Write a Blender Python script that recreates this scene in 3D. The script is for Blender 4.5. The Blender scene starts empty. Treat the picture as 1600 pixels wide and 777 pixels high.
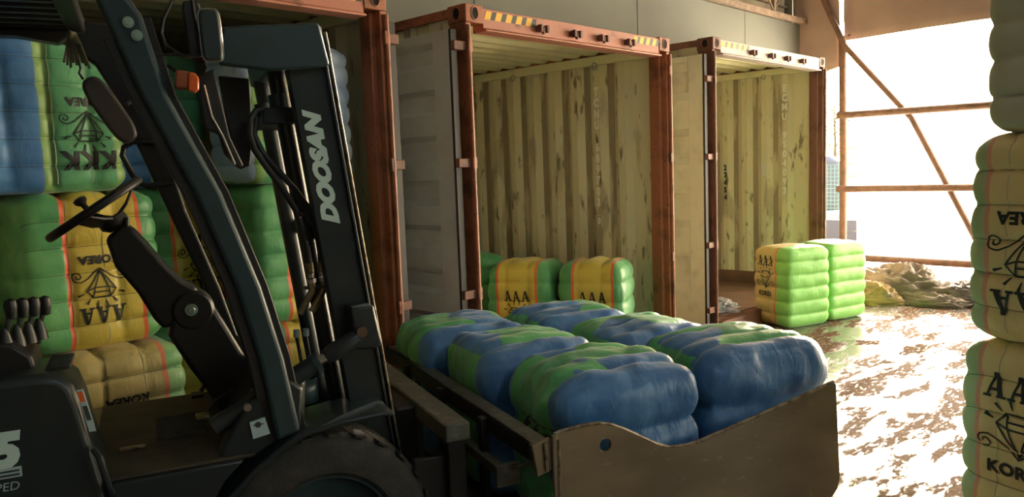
import bpy, bmesh, math, random
from mathutils import Vector, Matrix, noise

# ------------------------------------------------------------------ camera, light, exposure
S = bpy.context.scene
C = S.collection
cam = bpy.data.cameras.new('camera')
cam.sensor_width = 36.0
cam.lens = 1220.12 / 1600 * 36
cam.clip_start = 0.02
camo = bpy.data.objects.new('camera', cam)
C.objects.link(camo)
_fw = Vector((0.71710, 0.68966, -0.10072)).normalized()
_r = Vector((0.69002, -0.72285, -0.03679)).normalized()
_u = _r.cross(_fw).normalized()
_r = _fw.cross(_u)
_m = Matrix((_r, _u, -_fw)).transposed().to_4x4()
_m.translation = Vector((0, 0, 1.806))
camo.matrix_world = _m
S.camera = camo

S.view_settings.view_transform = 'Standard'
S.view_settings.look = 'None'
S.view_settings.gamma = 1.0
S.view_settings.exposure = 1.0
S.view_settings.use_curve_mapping = False

W = bpy.data.worlds.new('sky')
S.world = W
W.use_nodes = True
_n = W.node_tree.nodes
_l = W.node_tree.links
_bg = _n['Background']
_sky = _n.new('ShaderNodeTexSky')
_sky.sky_type = 'NISHITA'
_sky.sun_disc = False
_sky.sun_elevation = math.radians(17)
_sky.sun_rotation = math.radians(79)
_sky.air_density = 1.6
_sky.dust_density = 3.0
_l.new(_sky.outputs[0], _bg.inputs[0])
_bg.inputs[1].default_value = 0.9

SUN_AZ, SUN_EL = math.radians(79), math.radians(17)
sun = bpy.data.lights.new('sun', 'SUN')
sun.energy = 30.0
sun.color = (1.0, 0.87, 0.70)
sun.angle = math.radians(1.2)
suno = bpy.data.objects.new('sun', sun)
C.objects.link(suno)
_d = Vector((math.sin(SUN_AZ) * math.cos(SUN_EL), math.cos(SUN_AZ) * math.cos(SUN_EL), math.sin(SUN_EL)))
suno.location = (20, 6, 9)
suno.rotation_euler = _d.to_track_quat('Z', 'Y').to_euler()

random.seed(7)
PI = math.pi

# ------------------------------------------------------------------ materials
MATS = {}


def mat(name, col, rough=0.6, metal=0.0, col2=None, nscale=6.0, lo=0.45, hi=0.65, bump=0.0, bscale=40.0,
        rough2=None, stretch=(1, 1, 1), coat=0.0, col3=None, n3scale=30.0, n3lo=0.62, n3hi=0.7, detail=5):
    if name in MATS:
        return MATS[name]
    m = bpy.data.materials.new(name)
    m.use_nodes = True
    N, L = m.node_tree.nodes, m.node_tree.links
    b = N['Principled BSDF']
    b.inputs['Base Color'].default_value = (*col, 1)
    b.inputs['Roughness'].default_value = rough
    b.inputs['Metallic'].default_value = metal
    b.inputs['Coat Weight'].default_value = coat
    tc = N.new('ShaderNodeTexCoord')
    mp = N.new('ShaderNodeMapping')
    mp.inputs['Scale'].default_value = stretch
    L.new(tc.outputs['Object'], mp.inputs[0])
    if col2:
        nz = N.new('ShaderNodeTexNoise')
        nz.inputs['Scale'].default_value = nscale
        nz.inputs['Detail'].default_value = detail
        L.new(mp.outputs[0], nz.inputs['Vector'])
        mr = N.new('ShaderNodeMapRange')
        mr.inputs[1].default_value = lo
        mr.inputs[2].default_value = hi
        L.new(nz.outputs['Fac'], mr.inputs[0])
        mx = N.new('ShaderNodeMix')
        mx.data_type = 'RGBA'
        mx.inputs[6].default_value = (*col, 1)
        mx.inputs[7].default_value = (*col2, 1)
        L.new(mr.outputs[0], mx.inputs[0])
        out = mx.outputs[2]
        if rough2 is not None:
            m2 = N.new('ShaderNodeMapRange')
            m2.inputs[3].default_value = rough
            m2.inputs[4].default_value = rough2
            L.new(mr.outputs[0], m2.inputs[0])
            L.new(m2.outputs[0], b.inputs['Roughness'])
        if col3:
            n3 = N.new('ShaderNodeTexNoise')
            n3.inputs['Scale'].default_value = n3scale
            n3.inputs['Detail'].default_value = 6
            L.new(mp.outputs[0], n3.inputs['Vector'])
            r3 = N.new('ShaderNodeMapRange')
            r3.inputs[1].default_value = n3lo
            r3.inputs[2].default_value = n3hi
            L.new(n3.outputs['Fac'], r3.inputs[0])
            m3 = N.new('ShaderNodeMix')
            m3.data_type = 'RGBA'
            L.new(out, m3.inputs[6])
            m3.inputs[7].default_value = (*col3, 1)
            L.new(r3.outputs[0], m3.inputs[0])
            out = m3.outputs[2]
        L.new(out, b.inputs['Base Color'])
    if bump:
        nb = N.new('ShaderNodeTexNoise')
        nb.inputs['Scale'].default_value = bscale
        nb.inputs['Detail'].default_value = 4
        L.new(mp.outputs[0], nb.inputs['Vector'])
        bp = N.new('ShaderNodeBump')
        bp.inputs['Strength'].default_value = bump
        bp.inputs['Distance'].default_value = 0.01
        L.new(nb.outputs['Fac'], bp.inputs['Height'])
        L.new(bp.outputs[0], b.inputs['Normal'])
    MATS[name] = m
    return m


RUST = (0.10, 0.035, 0.018)
M_box_orange = mat('container_orange_paint', (0.37, 0.12, 0.055), 0.5, 0, RUST, 5, 0.5, 0.72, 0.15, 60, col3=(0.14, 0.06, 0.035), n3scale=26)
M_box_header = mat('container_header_paint', (0.45, 0.17, 0.11), 0.5, 0, RUST, 9, 0.6, 0.75, 0.1, 60)
M_box_brown = mat('container_brown_paint', (0.20, 0.085, 0.055), 0.55, 0, RUST, 7, 0.5, 0.7, 0.12, 60)
M_box_white = mat('container_white_paint', (0.50, 0.44, 0.43), 0.5, 0, (0.30, 0.2, 0.17), 11, 0.58, 0.72, 0.1, 60)
M_cream = mat('container_inner_cream', (0.72, 0.67, 0.45), 0.5, 0, (0.50, 0.44, 0.29), 3.0, 0.56, 0.64, 0.12, 50, stretch=(1, 1.6, 0.45),
              col3=(0.22, 0.18, 0.10), n3scale=9, n3lo=0.60, n3hi=0.68)
M_cream_dull = mat('container_scuffed_shaded_cream', (0.36, 0.30, 0.20), 0.6, 0, (0.62, 0.56, 0.38), 3.2, 0.54, 0.62, 0.12, 50, stretch=(1, 1.6, 0.35))
M_cream_clean = mat('container_roof_cream', (0.78, 0.76, 0.48), 0.45, 0, (0.62, 0.59, 0.38), 4, 0.5, 0.75, 0.05, 40)
M_door_grey = mat('door_grey_paint', (0.52, 0.52, 0.48), 0.34, 0, (0.44, 0.43, 0.39), 4, 0.45, 0.7, 0.06, 30)
M_door_cream = mat('door_cream_paint', (0.66, 0.64, 0.48), 0.42, 0, (0.54, 0.51, 0.38), 6, 0.5, 0.7, 0.08, 30)
M_gasket = mat('rubber_gasket', (0.02, 0.018, 0.016), 0.5)
M_hole = mat('casting_hole_dark', (0.012, 0.009, 0.008), 0.9)
M_yel = mat('hazard_yellow', (0.85, 0.48, 0.04), 0.4)
M_blk = mat('hazard_black', (0.05, 0.05, 0.045), 0.4)
M_plywood = mat('container_floor_wood', (0.22, 0.12, 0.08), 0.6, 0, (0.13, 0.075, 0.05), 8, 0.4, 0.7, 0.1, 50, stretch=(3, 0.4, 1))
M_mark_white = mat('stencil_white', (0.95, 0.94, 0.86), 0.6)
M_mark_dark = mat('marker_black', (0.02, 0.022, 0.02), 0.6)
M_paper = mat('paper_white', (0.7, 0.7, 0.62), 0.6)

M_fl = mat('forklift_dark_paint', (0.014, 0.022, 0.025), 0.33, 0, (0.022, 0.026, 0.024), 7, 0.5, 0.75, 0.04, 60, rough2=0.5, coat=0.15)
M_fl_teal = mat('forklift_slate_paint', (0.022, 0.046, 0.052), 0.36, 0, (0.020, 0.034, 0.036), 9, 0.5, 0.75, 0.04, 60, rough2=0.5)
M_fl_black = mat('forklift_black_plastic', (0.012, 0.012, 0.012), 0.42, bump=0.06, bscale=300)
M_rubber = mat('tyre_rubber', (0.022, 0.021, 0.019), 0.75, 0, (0.045, 0.038, 0.028), 14, 0.45, 0.7, 0.25, 90)
M_hose = mat('hose_rubber', (0.016, 0.018, 0.018), 0.45)
M_steel = mat('bare_steel', (0.42, 0.42, 0.40), 0.32, 1.0, (0.25, 0.22, 0.18), 20, 0.5, 0.7)
M_chrome = mat('chrome_rod', (0.7, 0.75, 0.75), 0.12, 1.0)
M_zinc = mat('zinc_bolt', (0.45, 0.62, 0.55), 0.3, 0.8)
M_brass = mat('dull_brass_fitting', (0.35, 0.27, 0.15), 0.38, 0.9, (0.16, 0.13, 0.08), 30, 0.45, 0.65)
M_mat = mat('floor_mat_rubber', (0.05, 0.040, 0.024), 0.75, 0, (0.026, 0.021, 0.014), 9, 0.4, 0.65, 0.25, 60)
M_amber = mat('amber_lens', (0.75, 0.13, 0.03), 0.2, coat=0.5)
M_white_vinyl = mat('letter_vinyl', (0.55, 0.72, 0.68), 0.45)
M_label_blue = mat('label_blue_white', (0.40, 0.52, 0.55), 0.5)
M_mirror = mat('mirror_back', (0.018, 0.034, 0.037), 0.4)
M_glass_m = mat('mirror_glass', (0.4, 0.45, 0.45), 0.05, 1.0)
M_bin = mat('bin_steel', (0.165, 0.125, 0.078), 0.34, 0.5, (0.23, 0.175, 0.105), 2.2, 0.4, 0.68, 0.06, 25, rough2=0.55,
            col3=(0.23, 0.19, 0.14), n3scale=16, n3lo=0.64, n3hi=0.70, stretch=(1, 1, 2.2))
M_bin_edge = mat('bin_worn_edge', (0.30, 0.25, 0.18), 0.45, 0.8, (0.13, 0.10, 0.07), 22, 0.45, 0.6, 0.2, 90)
M_bar = mat('carriage_worn_paint', (0.10, 0.105, 0.085), 0.5, 0.3, (0.17, 0.16, 0.13), 18, 0.5, 0.66, 0.12, 80)
M_wall = mat('wall_board_grey', (0.17, 0.18, 0.155), 0.7, 0, (0.14, 0.145, 0.125), 0.8, 0.4, 0.7, 0.04, 12)
M_wall_up = mat('wall_upper_beige', (0.46, 0.42, 0.31), 0.8, 0, (0.34, 0.30, 0.22), 2.2, 0.45, 0.62, 0.2, 14)
M_truss = mat('truss_rust', (0.18, 0.12, 0.085), 0.7, 0, (0.28, 0.22, 0.16), 14, 0.45, 0.65)
M_roof = mat('shed_roof', (0.30, 0.30, 0.29), 0.8)
M_wall_dark = mat('wall_dark_sheeting', (0.10, 0.11, 0.11), 0.8)
M_tarp = mat('awning_tarp', (0.30, 0.21, 0.18), 0.65, 0, (0.23, 0.16, 0.14), 1.6, 0.4, 0.7, 0.3, 5)
M_scaf = mat('scaffold_rust', (0.16, 0.08, 0.05), 0.6, 0, (0.10, 0.055, 0.035), 10, 0.45, 0.65, 0.1, 60)


def bale_mat(name, base, band, stripe, c, hw, sw=0.0, base2=None, rough=0.46, edge=None, wob_amp=0.03, wrinkle=0.4, flap=None):
    m = bpy.data.materials.new(name)
    m.use_nodes = True
    N, L = m.node_tree.nodes, m.node_tree.links
    b = N['Principled BSDF']
    b.inputs['Roughness'].default_value = rough
    b.inputs['Specular IOR Level'].default_value = 0.5
    b.inputs['Sheen Weight'].default_value = 0.25
    b.inputs['Sheen Roughness'].default_value = 0.35
    tc = N.new('ShaderNodeTexCoord')
    sp = N.new('ShaderNodeSeparateXYZ')
    L.new(tc.outputs['Object'], sp.inputs[0])
    wob = N.new('ShaderNodeTexNoise')
    wob.inputs['Scale'].default_value = 3.0
    L.new(tc.outputs['Object'], wob.inputs['Vector'])

    def math_(op, a, bb):
        q = N.new('ShaderNodeMath')
        q.operation = op
        for i, v in enumerate((a, bb)):
            if isinstance(v, (int, float)):
                q.inputs[i].default_value = v
            elif v is not None:
                L.new(v, q.inputs[i])
        return q.outputs[0]
    w1 = math_('MULTIPLY', math_('SUBTRACT', wob.outputs['Fac'], 0.5), wob_amp)
    x = math_('ADD', math_('SUBTRACT', sp.outputs[0], c), w1)
    ax = math_('ABSOLUTE', x, None)
    f = N.new('ShaderNodeTexNoise')
    f.inputs['Scale'].default_value = 5
    f.inputs['Detail'].default_value = 4
    L.new(tc.outputs['Object'], f.inputs['Vector'])
    mb = N.new('ShaderNodeMix')
    mb.data_type = 'RGBA'
    mb.inputs[6].default_value = (*base, 1)
    mb.inputs[7].default_value = (*(base2 or base), 1)
    fr = N.new('ShaderNodeMapRange')
    fr.inputs[1].default_value = 0.38
    fr.inputs[2].default_value = 0.62
    L.new(f.outputs['Fac'], fr.inputs[0])
    L.new(fr.outputs[0], mb.inputs[0])
    out = mb.outputs[2]

    def layer(lim, col):
        nonlocal out
        r = N.new('ShaderNodeMapRange')
        r.inputs[1].default_value = lim + 0.003
        r.inputs[2].default_value = lim - 0.003
        L.new(ax, r.inputs[0])
        q = N.new('ShaderNodeMix')
        q.data_type = 'RGBA'
        L.new(r.outputs[0], q.inputs[0])
        L.new(out, q.inputs[6])
        q.inputs[7].default_value = (*col, 1)
        out = q.outputs[2]
    if band:
        if edge:
            layer(hw + 0.055, edge)
        if sw:
            layer(hw + sw, stripe)
        layer(hw, band)
    if flap:       # folded end flaps of the plain cloth lying over the top
        fz = math_('GREATER_THAN', sp.outputs[2], flap)
        fn_ = N.new('ShaderNodeTexNoise')
        fn_.inputs['Scale'].default_value = 2.6
        fn_.inputs['Detail'].default_value = 1.5
        oi = N.new('ShaderNodeObjectInfo')
        va = N.new('ShaderNodeVectorMath')
        va.operation = 'MULTIPLY_ADD'
        L.new(oi.outputs['Random'], va.inputs[0])
        va.inputs[1].default_value = (9, 7, 5)
        L.new(tc.outputs['Object'], va.inputs[2])
        L.new(va.outputs[0], fn_.inputs['Vector'])
        fm = math_('MULTIPLY', fz, math_('GREATER_THAN', fn_.outputs['Fac'], 0.52))
        q = N.new('ShaderNodeMix')
        q.data_type = 'RGBA'
        L.new(fm, q.inputs[0])
        L.new(out, q.inputs[6])
        L.new(mb.outputs[2], q.inputs[7])
        out = q.outputs[2]
    L.new(out, b.inputs['Base Color'])
    # fine weave and cloth wrinkles
    w = N.new('ShaderNodeTexNoise')
    w.inputs['Scale'].default_value = 9
    w.inputs['Detail'].default_value = 6
    w.inputs['Distortion'].default_value = 1.6
    mp = N.new('ShaderNodeMapping')
    mp.inputs['Scale'].default_value = (1.7, 1.7, 0.8)
    L.new(tc.outputs['Object'], mp.inputs[0])
    L.new(mp.outputs[0], w.inputs['Vector'])
    bp = N.new('ShaderNodeBump')
    bp.inputs['Strength'].default_value = wrinkle
    bp.inputs['Distance'].default_value = 0.010
    L.new(w.outputs['Fac'], bp.inputs['Height'])
    L.new(bp.outputs[0], b.inputs['Normal'])
    return m


GRN, GRN2 = (0.08, 0.32, 0.12), (0.14, 0.42, 0.15)
YEL = (0.62, 0.50, 0.08)
ORG = (0.75, 0.14, 0.045)
BLU, BLU2 = (0.05, 0.17, 0.40), (0.09, 0.25, 0.50)
KGR = (0.11, 0.37, 0.17)
KED = (0.24, 0.42, 0.13)


# ------------------------------------------------------------------ mesh builder
class MB:
    def __init__(self, oy=0.0, oz=0.0, ox=0.0):
        self.v, self.f, self.o = [], [], Vector((ox, oy, oz))

    def add(self, vs, fs):
        k = len(self.v)
        self.v += [Vector(p) - self.o for p in vs]
        self.f += [[i + k for i in q] for q in fs]

    def box(self, x0, x1, y0, y1, z0, z1):
        self.add([(x0, y0, z0), (x1, y0, z0), (x1, y1, z0), (x0, y1, z0), (x0, y0, z1), (x1, y0, z1), (x1, y1, z1), (x0, y1, z1)],
                 [(0, 3, 2, 1), (4, 5, 6, 7), (0, 1, 5, 4), (1, 2, 6, 5), (2, 3, 7, 6), (3, 0, 4, 7)])
        return self

    def prism(self, poly, y0, y1, axis='y'):
        """poly: (a, z) outline extruded along y (or (y,z) along x, or (x,y) along z)"""
        n = len(poly)
        if axis == 'y':
            g = lambda p, t: (p[0], t, p[1])
        elif axis == 'x':
            g = lambda p, t: (t, p[0], p[1])
        else:
            g = lambda p, t: (p[0], p[1], t)
        self.add([g(p, y0) for p in poly] + [g(p, y1) for p in poly],
                 [list(range(n))[::-1], list(range(n, 2 * n))] + [(i, (i + 1) % n, n + (i + 1) % n, n + i) for i in range(n)])
        return self

    def tube(self, pts, r, seg=10, closed=False, caps=True):
        pts = [Vector(p) for p in pts]
        n = len(pts)
        rs = r if isinstance(r, (list, tuple)) else [r] * n
        vs = []
        up = None
        for i, p in enumerate(pts):
            a = pts[(i - 1) % n] if (closed or i > 0) else p
            b = pts[(i + 1) % n] if (closed or i < n - 1) else p
            t = (b - a).normalized()
            if up is None:
                up = t.orthogonal().normalized()
            else:
                up = (up - t * up.dot(t)).normalized()
            s = t.cross(up)
            for k in range(seg):
                an = 2 * PI * k / seg
                vs.append(p + (up * math.cos(an) + s * math.sin(an)) * rs[i])
        fs = []
        m = n if closed else n - 1
        for i in range(m):
            j = (i + 1) % n
            for k in range(seg):
                l = (k + 1) % seg
                fs.append((i * seg + k, i * seg + l, j * seg + l, j * seg + k))
        if caps and not closed:
            fs.append(list(range(seg))[::-1])
            fs.append([(n - 1) * seg + k for k in range(seg)])
        self.add(vs, fs)
        return self

    def cyl(self, a, b, r, seg=20, r2=None):
        return self.tube([a, b], [r, r if r2 is None else r2], seg)

    def lathe(self, prof, c, axis='y', seg=48):
        """prof: (radius, offset along axis)"""
        n = len(prof)
        vs = []
        for k in range(seg):
            an = 2 * PI * k / seg
            for r, h in prof:
                if axis == 'y':
                    vs.append((c[0] + r * math.cos(an), c[1] + h, c[2] + r * math.sin(an)))
                elif axis == 'z':
                    vs.append((c[0] + r * math.cos(an), c[1] + r * math.sin(an), c[2] + h))
                else:
                    vs.append((c[0] + h, c[1] + r * math.cos(an), c[2] + r * math.sin(an)))
        fs = []
        for k in range(seg):
            l = (k + 1) % seg
            for i in range(n - 1):
                fs.append((k * n + i, k * n + i + 1, l * n + i + 1, l * n + i))
        self.add(vs, fs)
        return self

    def build(self, name, m, parent=None, bevel=0.0, smooth=True, seg=2):
        me = bpy.data.meshes.new(name)
        me.from_pydata([tuple(p) for p in self.v], [], self.f)
        me.validate()
        bm = bmesh.new()
        bm.from_mesh(me)
        bmesh.ops.recalc_face_normals(bm, faces=bm.faces)
        bm.to_mesh(me)
        bm.free()
        if smooth:
            me.shade_smooth()
            me.set_sharp_from_angle(angle=math.radians(35))
        me.materials.append(m)
        o = bpy.data.objects.new(name, me)
        C.objects.link(o)
        if bevel:
            b = o.modifiers.new('edge', 'BEVEL')
            b.width = bevel
            b.segments = seg
            b.limit_method = 'ANGLE'
            b.angle_limit = math.radians(40)
            b.harden_normals = False
        if parent:
            o.parent = parent
        return o


def tag(o, label=None, cat=None, group=None, kind=None):
    if label:
        o['label'] = label
    if cat:
        o['category'] = cat
    if group:
        o['group'] = group
    if kind:
        o['kind'] = kind
    return o


def empty(name, loc=(0, 0, 0), rz=0.0):
    o = bpy.data.objects.new(name, None)
    o.empty_display_size = 0.1
    C.objects.link(o)
    o.location = loc
    o.rotation_euler = (0, 0, rz)
    return o


def text_mesh(s, size, bold=0.0, shear=0.0, spacing=1.0):
    cu = bpy.data.curves.new('t', 'FONT')
    cu.body = s
    cu.size = size
    cu.offset = bold
    cu.shear = shear
    cu.space_character = spacing
    cu.align_x = 'CENTER'
    cu.align_y = 'CENTER'
    cu.resolution_u = 3
    o = bpy.data.objects.new('t', cu)
    C.objects.link(o)
    bpy.context.view_layer.update()
    me = bpy.data.meshes.new_from_object(o.evaluated_get(bpy.context.evaluated_depsgraph_get()))
    vs = [tuple(v.co[:2]) for v in me.vertices]
    fs = [tuple(p.vertices) for p in me.polygons]
    bpy.data.objects.remove(o)
    bpy.data.curves.remove(cu)
    bpy.data.meshes.remove(me)
    return vs, fs


def place_text(name, s, size, m, parent, fn, **k):
    """flat lettering laid on a surface: fn maps (right, up) in metres to a 3-D point"""
    vs, fs = text_mesh(s, size, **k)
    me = bpy.data.meshes.new(name)
    me.from_pydata([tuple(fn(x, y)) for x, y in vs], [], fs)
    me.materials.append(m)
    o = bpy.data.objects.new(name, me)
    C.objects.link(o)
    o.parent = parent
    return o


# ------------------------------------------------------------------ setting
def struct(mb, name, m, **k):
    o = mb.build(name, m, **k)
    o['kind'] = 'structure'
    return o


XE = 12.1      # end of the shed, open to the yard
YW = 5.27      # wall above the containers


def floor_material():
    m = bpy.data.materials.new('wet_concrete')
    m.use_nodes = True
    N, L = m.node_tree.nodes, m.node_tree.links
    b = N['Principled BSDF']
    tc = N.new('ShaderNodeTexCoord')

    def nz(scale, stretch, det=6, dist=0.0):
        mp = N.new('ShaderNodeMapping')
        mp.inputs['Scale'].default_value = stretch
        mp.inputs['Rotation'].default_value = (0, 0, math.radians(20))
        L.new(tc.outputs['Object'], mp.inputs[0])
        q = N.new('ShaderNodeTexNoise')
        q.inputs['Scale'].default_value = scale
        q.inputs['Detail'].default_value = det
        q.inputs['Distortion'].default_value = dist
        q.inputs['Roughness'].default_value = 0.6
        L.new(mp.outputs[0], q.inputs['Vector'])
        return q.outputs['Fac']

    def mr(v, a, bb, c=0.0, d=1.0):
        q = N.new('ShaderNodeMapRange')
        q.inputs[1].default_value = a
        q.inputs[2].default_value = bb
        q.inputs[3].default_value = c
        q.inputs[4].default_value = d
        L.new(v, q.inputs[0])
        return q.outputs[0]

    def mix(f, a, bb):
        q = N.new('ShaderNodeMix')
        q.data_type = 'RGBA'
        L.new(f, q.inputs[0])
        for i, c in ((6, a), (7, bb)):
            if isinstance(c, tuple):
                q.inputs[i].default_value = (*c, 1)
            else:
                L.new(c, q.inputs[i])
        return q.outputs[2]
    dry = mr(nz(2.4, (0.7, 1.8, 1), 14, 0.2), 0.49, 0.53)
    brk = mr(nz(16, (0.6, 2.0, 1), 8, 0.3), 0.34, 0.46)
    mulq = N.new('ShaderNodeMath')
    mulq.operation = 'MULTIPLY'
    L.new(dry, mulq.inputs[0])
    L.new(brk, mulq.inputs[1])
    dry = mulq.outputs[0]
    grain = mr(nz(30, (1, 1, 1), 5), 0.35, 0.7)
    base = mix(grain, (0.14, 0.122, 0.11), (0.22, 0.192, 0.17))
    mud = mix(grain, (0.075, 0.036, 0.016), (0.14, 0.075, 0.034))
    col = mix(dry, base, mud)
    L.new(col, b.inputs['Base Color'])
    L.new(mr(dry, 0, 1, 0.14, 0.9), b.inputs['Roughness'])
    L.new(mr(dry, 0, 1, 0.8, 0.12), b.inputs['Specular IOR Level'])
    bp = N.new('ShaderNodeBump')
    bp.inputs['Strength'].default_value = 0.35
    bp.inputs['Distance'].default_value = 0.01
    L.new(nz(14, (1, 1, 1), 5), bp.inputs['Height'])
    L.new(bp.outputs[0], b.inputs['Normal'])
    return m


struct(MB().box(-6, XE + 0.1, -10, 12, -0.2, 0), 'floor', floor_material(), smooth=False)
M_yard = mat('yard_concrete', (0.42, 0.40, 0.36), 0.8, 0, (0.34, 0.32, 0.28), 2, 0.4, 0.6)
struct(MB().box(XE + 0.1, 60, -40, 40, -0.25, -0.02), 'floor_yard', M_yard, smooth=False)

# wall above and between the containers
w = MB()
w.box(-6, 6.4, YW, YW + 0.12, 2.93, 3.87)
w.box(6.4, XE, YW, YW + 0.12, 3.06, 3.87)
w.box(-6, 0.50, YW, YW + 0.12, 0, 2.93)
w.box(3.14, 3.46, YW, YW + 0.12, 0, 2.93)
w.box(6.08, 6.88, YW, YW + 0.12, 0, 3.06)
w.box(9.83, XE, YW, YW + 0.12, 0, 3.06)
wall = struct(w, 'wall_back', M_wall, smooth=False)
for i in range(3):   # joints between the wall boards
    xj = 5.1 + i * 2.6
    MB().box(xj, xj + 0.008, YW - 0.006, YW, 3.1, 3.87).build('joint_strip', M_wall, wall)
up = struct(MB().box(-6, XE, YW + 0.25, YW + 0.33, 3.8, 5.6), 'wall_back_upper', M_wall_up, smooth=False)
for i, zz in enumerate((4.02, 4.16, 4.34, 4.55, 4.8)):
    MB().box(-6, XE, YW + 0.20, YW + 0.25, zz, zz + 0.022).build('rail', M_truss, up)
struct(MB().box(-6.12, -6, -10, 12, 0, 5.6), 'wall_left', M_wall_dark, smooth=False)
fr = MB()  # unseen wall, its opening placed to let in fill light
fr.box(-6, 6.0, -10.12, -10, 0, 5.6)
fr.box(6.0, 11.9, -10.12, -10, 5.0, 5.6)
fr.box(11.9, XE, -10.12, -10, 0, 5.6)
struct(fr, 'wall_front', M_wall_dark, smooth=False)
cl = MB()          # roof with an unseen gap added to let in fill light
cl.box(-6.2, 0.6, -10.2, 12, 5.6, 5.72)
cl.box(2.0, XE + 0.1, -10.2, 12, 5.6, 5.72)
cl.box(0.6, 2.0, -10.2, -6.5, 5.6, 5.72)
cl.box(0.6, 2.0, -2.5, 12, 5.6, 5.72)
struct(cl, 'ceiling', M_roof, smooth=False)
struct(MB().box(-6, XE, 12, 12.12, 0, 5.6), 'wall_far', M_wall, smooth=False)
struct(MB().box(XE, XE + 0.1, YW + 0.12, 12, 0, 5.6), 'wall_right', M_wall, smooth=False)
struct(MB().box(XE, XE + 0.1, -10, -5.2, 0, 5.6), 'wall_right_front', M_wall, smooth=False)

# lattice girder carrying the wall head
t = empty('roof_truss', (0, YW - 0.1, 3.87))
tag(t, 'rusty steel lattice roof girder running along the top of the grey wall', 'truss')
o_ = YW - 0.1
MB(oy=o_, oz=3.87).box(-6, XE - 0.02, YW - 0.13, YW - 0.05, 3.86, 3.93).build('bottom_chord', M_truss, t, bevel=0.004)
MB(oy=o_, oz=3.87).box(-6, XE - 0.02, YW - 0.13, YW - 0.05, 4.75, 4.83).build('top_chord', M_truss, t, bevel=0.004)
for i in range(9):
    xx = 11.0 - i * 1.62
    MB(oy=o_, oz=3.87).box(xx - 0.025, xx + 0.025, YW - 0.115, YW - 0.065, 3.93, 4.75).build('post', M_truss, t)
    for sg in (-1, 1):
        MB(oy=o_, oz=3.87).tube([(xx + sg * 0.02, YW - 0.09, 3.95), (xx + sg * 0.78, YW - 0.09, 4.74)], 0.017, 6).build('brace', M_truss, t)

# awning tarp above the yard opening (two hanging pieces with folds)


def hanging_cloth(name, m, y0, y1, zt, zb0, zb1, x=XE, amp=0.05, n=60, thick=0.012, seed=0):
    vs, fs = [], []
    k = 18
    for i in range(n + 1):
        y = y0 + (y1 - y0) * i / n
        zb = zb0 + (zb1 - zb0) * i / n
        for j in range(k + 1):
            z = zb + (zt - zb) * j / k
            d = amp * noise.noise(Vector((y * 0.9 + seed, z * 1.3, seed))) + amp * 0.4 * noise.noise(Vector((y * 3 + z * 2, z * 2.5, 5 + seed)))
            vs.append((x + d, y, z))
    for i in range(n):
        for j in range(k):
            a = i * (k + 1) + j
            fs.append((a, a + 1, a + k + 2, a + k + 1))
    me = bpy.data.meshes.new(name)
    me.from_pydata(vs, [], fs)
    me.shade_smooth()
    me.materials.append(m)
    o = bpy.data.objects.new(name, me)
    C.objects.link(o)
    s = o.modifiers.new('thickness', 'SOLIDIFY')
    s.thickness = thick
    return o


aw = hanging_cloth('awning', M_tarp, 4.60, -5.3, 5.6, 3.54, 3.62, amp=0.09)
tag(aw, 'brown tarpaulin awning hanging over the top of the bright yard opening', 'awning')
aw2 = hanging_cloth('awning', M_tarp, YW + 0.1, 4.66, 5.6, 2.98, 3.16, amp=0.03, n=12, seed=3)
tag(aw2, 'narrow lower flap of brown tarpaulin in the corner left of the scaffold pole', 'awning')

# scaffold frame of the opening, and the translucent sheet tied behind it
sf = empty('scaffold_frame', (XE - 0.05, 4.58, 0))
tag(sf, 'rusty scaffold frame of poles, crossbars and diagonal brace across the bright opening', 'scaffold')
ox, oy = XE - 0.05, 4.58


def smb():
    return MB(ox=ox, oy=oy)


smb().tube([(ox, 4.58, 0), (ox, 4.575, 1.7), (ox, 4.60, 3.6)], 0.055, 14).build('pole', M_scaf, sf)
smb().tube([(ox, -4.9, 0), (ox, -4.9, 3.6)], 0.045, 14).build('pole', M_scaf, sf)
for z0, z1 in ((0.30, 0.24), (1.33, 1.34), (2.43, 2.40)):
    smb().tube([(ox - 0.07, 4.64, z0), (ox - 0.07, 1.5, (z0 + z1) / 2), (ox - 0.07, -4.95, z1)], 0.052, 14).build('crossbar', M_scaf, sf)
    smb().box(ox - 0.1, ox + 0.03, 4.52, 4.64, z0 - 0.05, z0 + 0.05).build('clamp', M_scaf, sf, bevel=0.01)
smb().tube([(ox - 0.02, 4.95, 4.35), (ox - 0.02, 4.56, 3.45), (ox - 0.02, 3.62, 2.32), (ox - 0.02, 2.62, 0.30)], 0.042, 12).build('diagonal_brace', M_scaf, sf)

ms = bpy.data.materials.new('translucent_sheet')
ms.use_nodes = True
_N, _L = ms.node_tree.nodes, ms.node_tree.links
_N.remove(_N['Principled BSDF'])
_tr = _N.new('ShaderNodeBsdfTranslucent')
_tr.inputs[0].default_value = (0.95, 0.93, 0.88, 1)
_df = _N.new('ShaderNodeBsdfDiffuse')
_df.inputs[0].default_value = (0.9, 0.88, 0.82, 1)
_tp = _N.new('ShaderNodeBsdfTransparent')
_m1 = _N.new('ShaderNodeMixShader')
_m2 = _N.new('ShaderNodeMixShader')
_m1.inputs[0].default_value = 0.25
_m2.inputs[0].default_value = 0.14
_L.new(_tr.outputs[0], _m1.inputs[1])
_L.new(_df.outputs[0], _m1.inputs[2])
_L.new(_m1.outputs[0], _m2.inputs[1])
_L.new(_tp.outputs[0], _m2.inputs[2])
_L.new(_m2.outputs[0], _N['Material Output'].inputs[0])
sh = hanging_cloth('plastic_sheet', ms, 4.45, -4.85, 3.75, 0.02, 0.02, x=XE + 0.16, amp=0.06, thick=0.0, seed=9)
sh.modifiers.clear()
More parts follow.
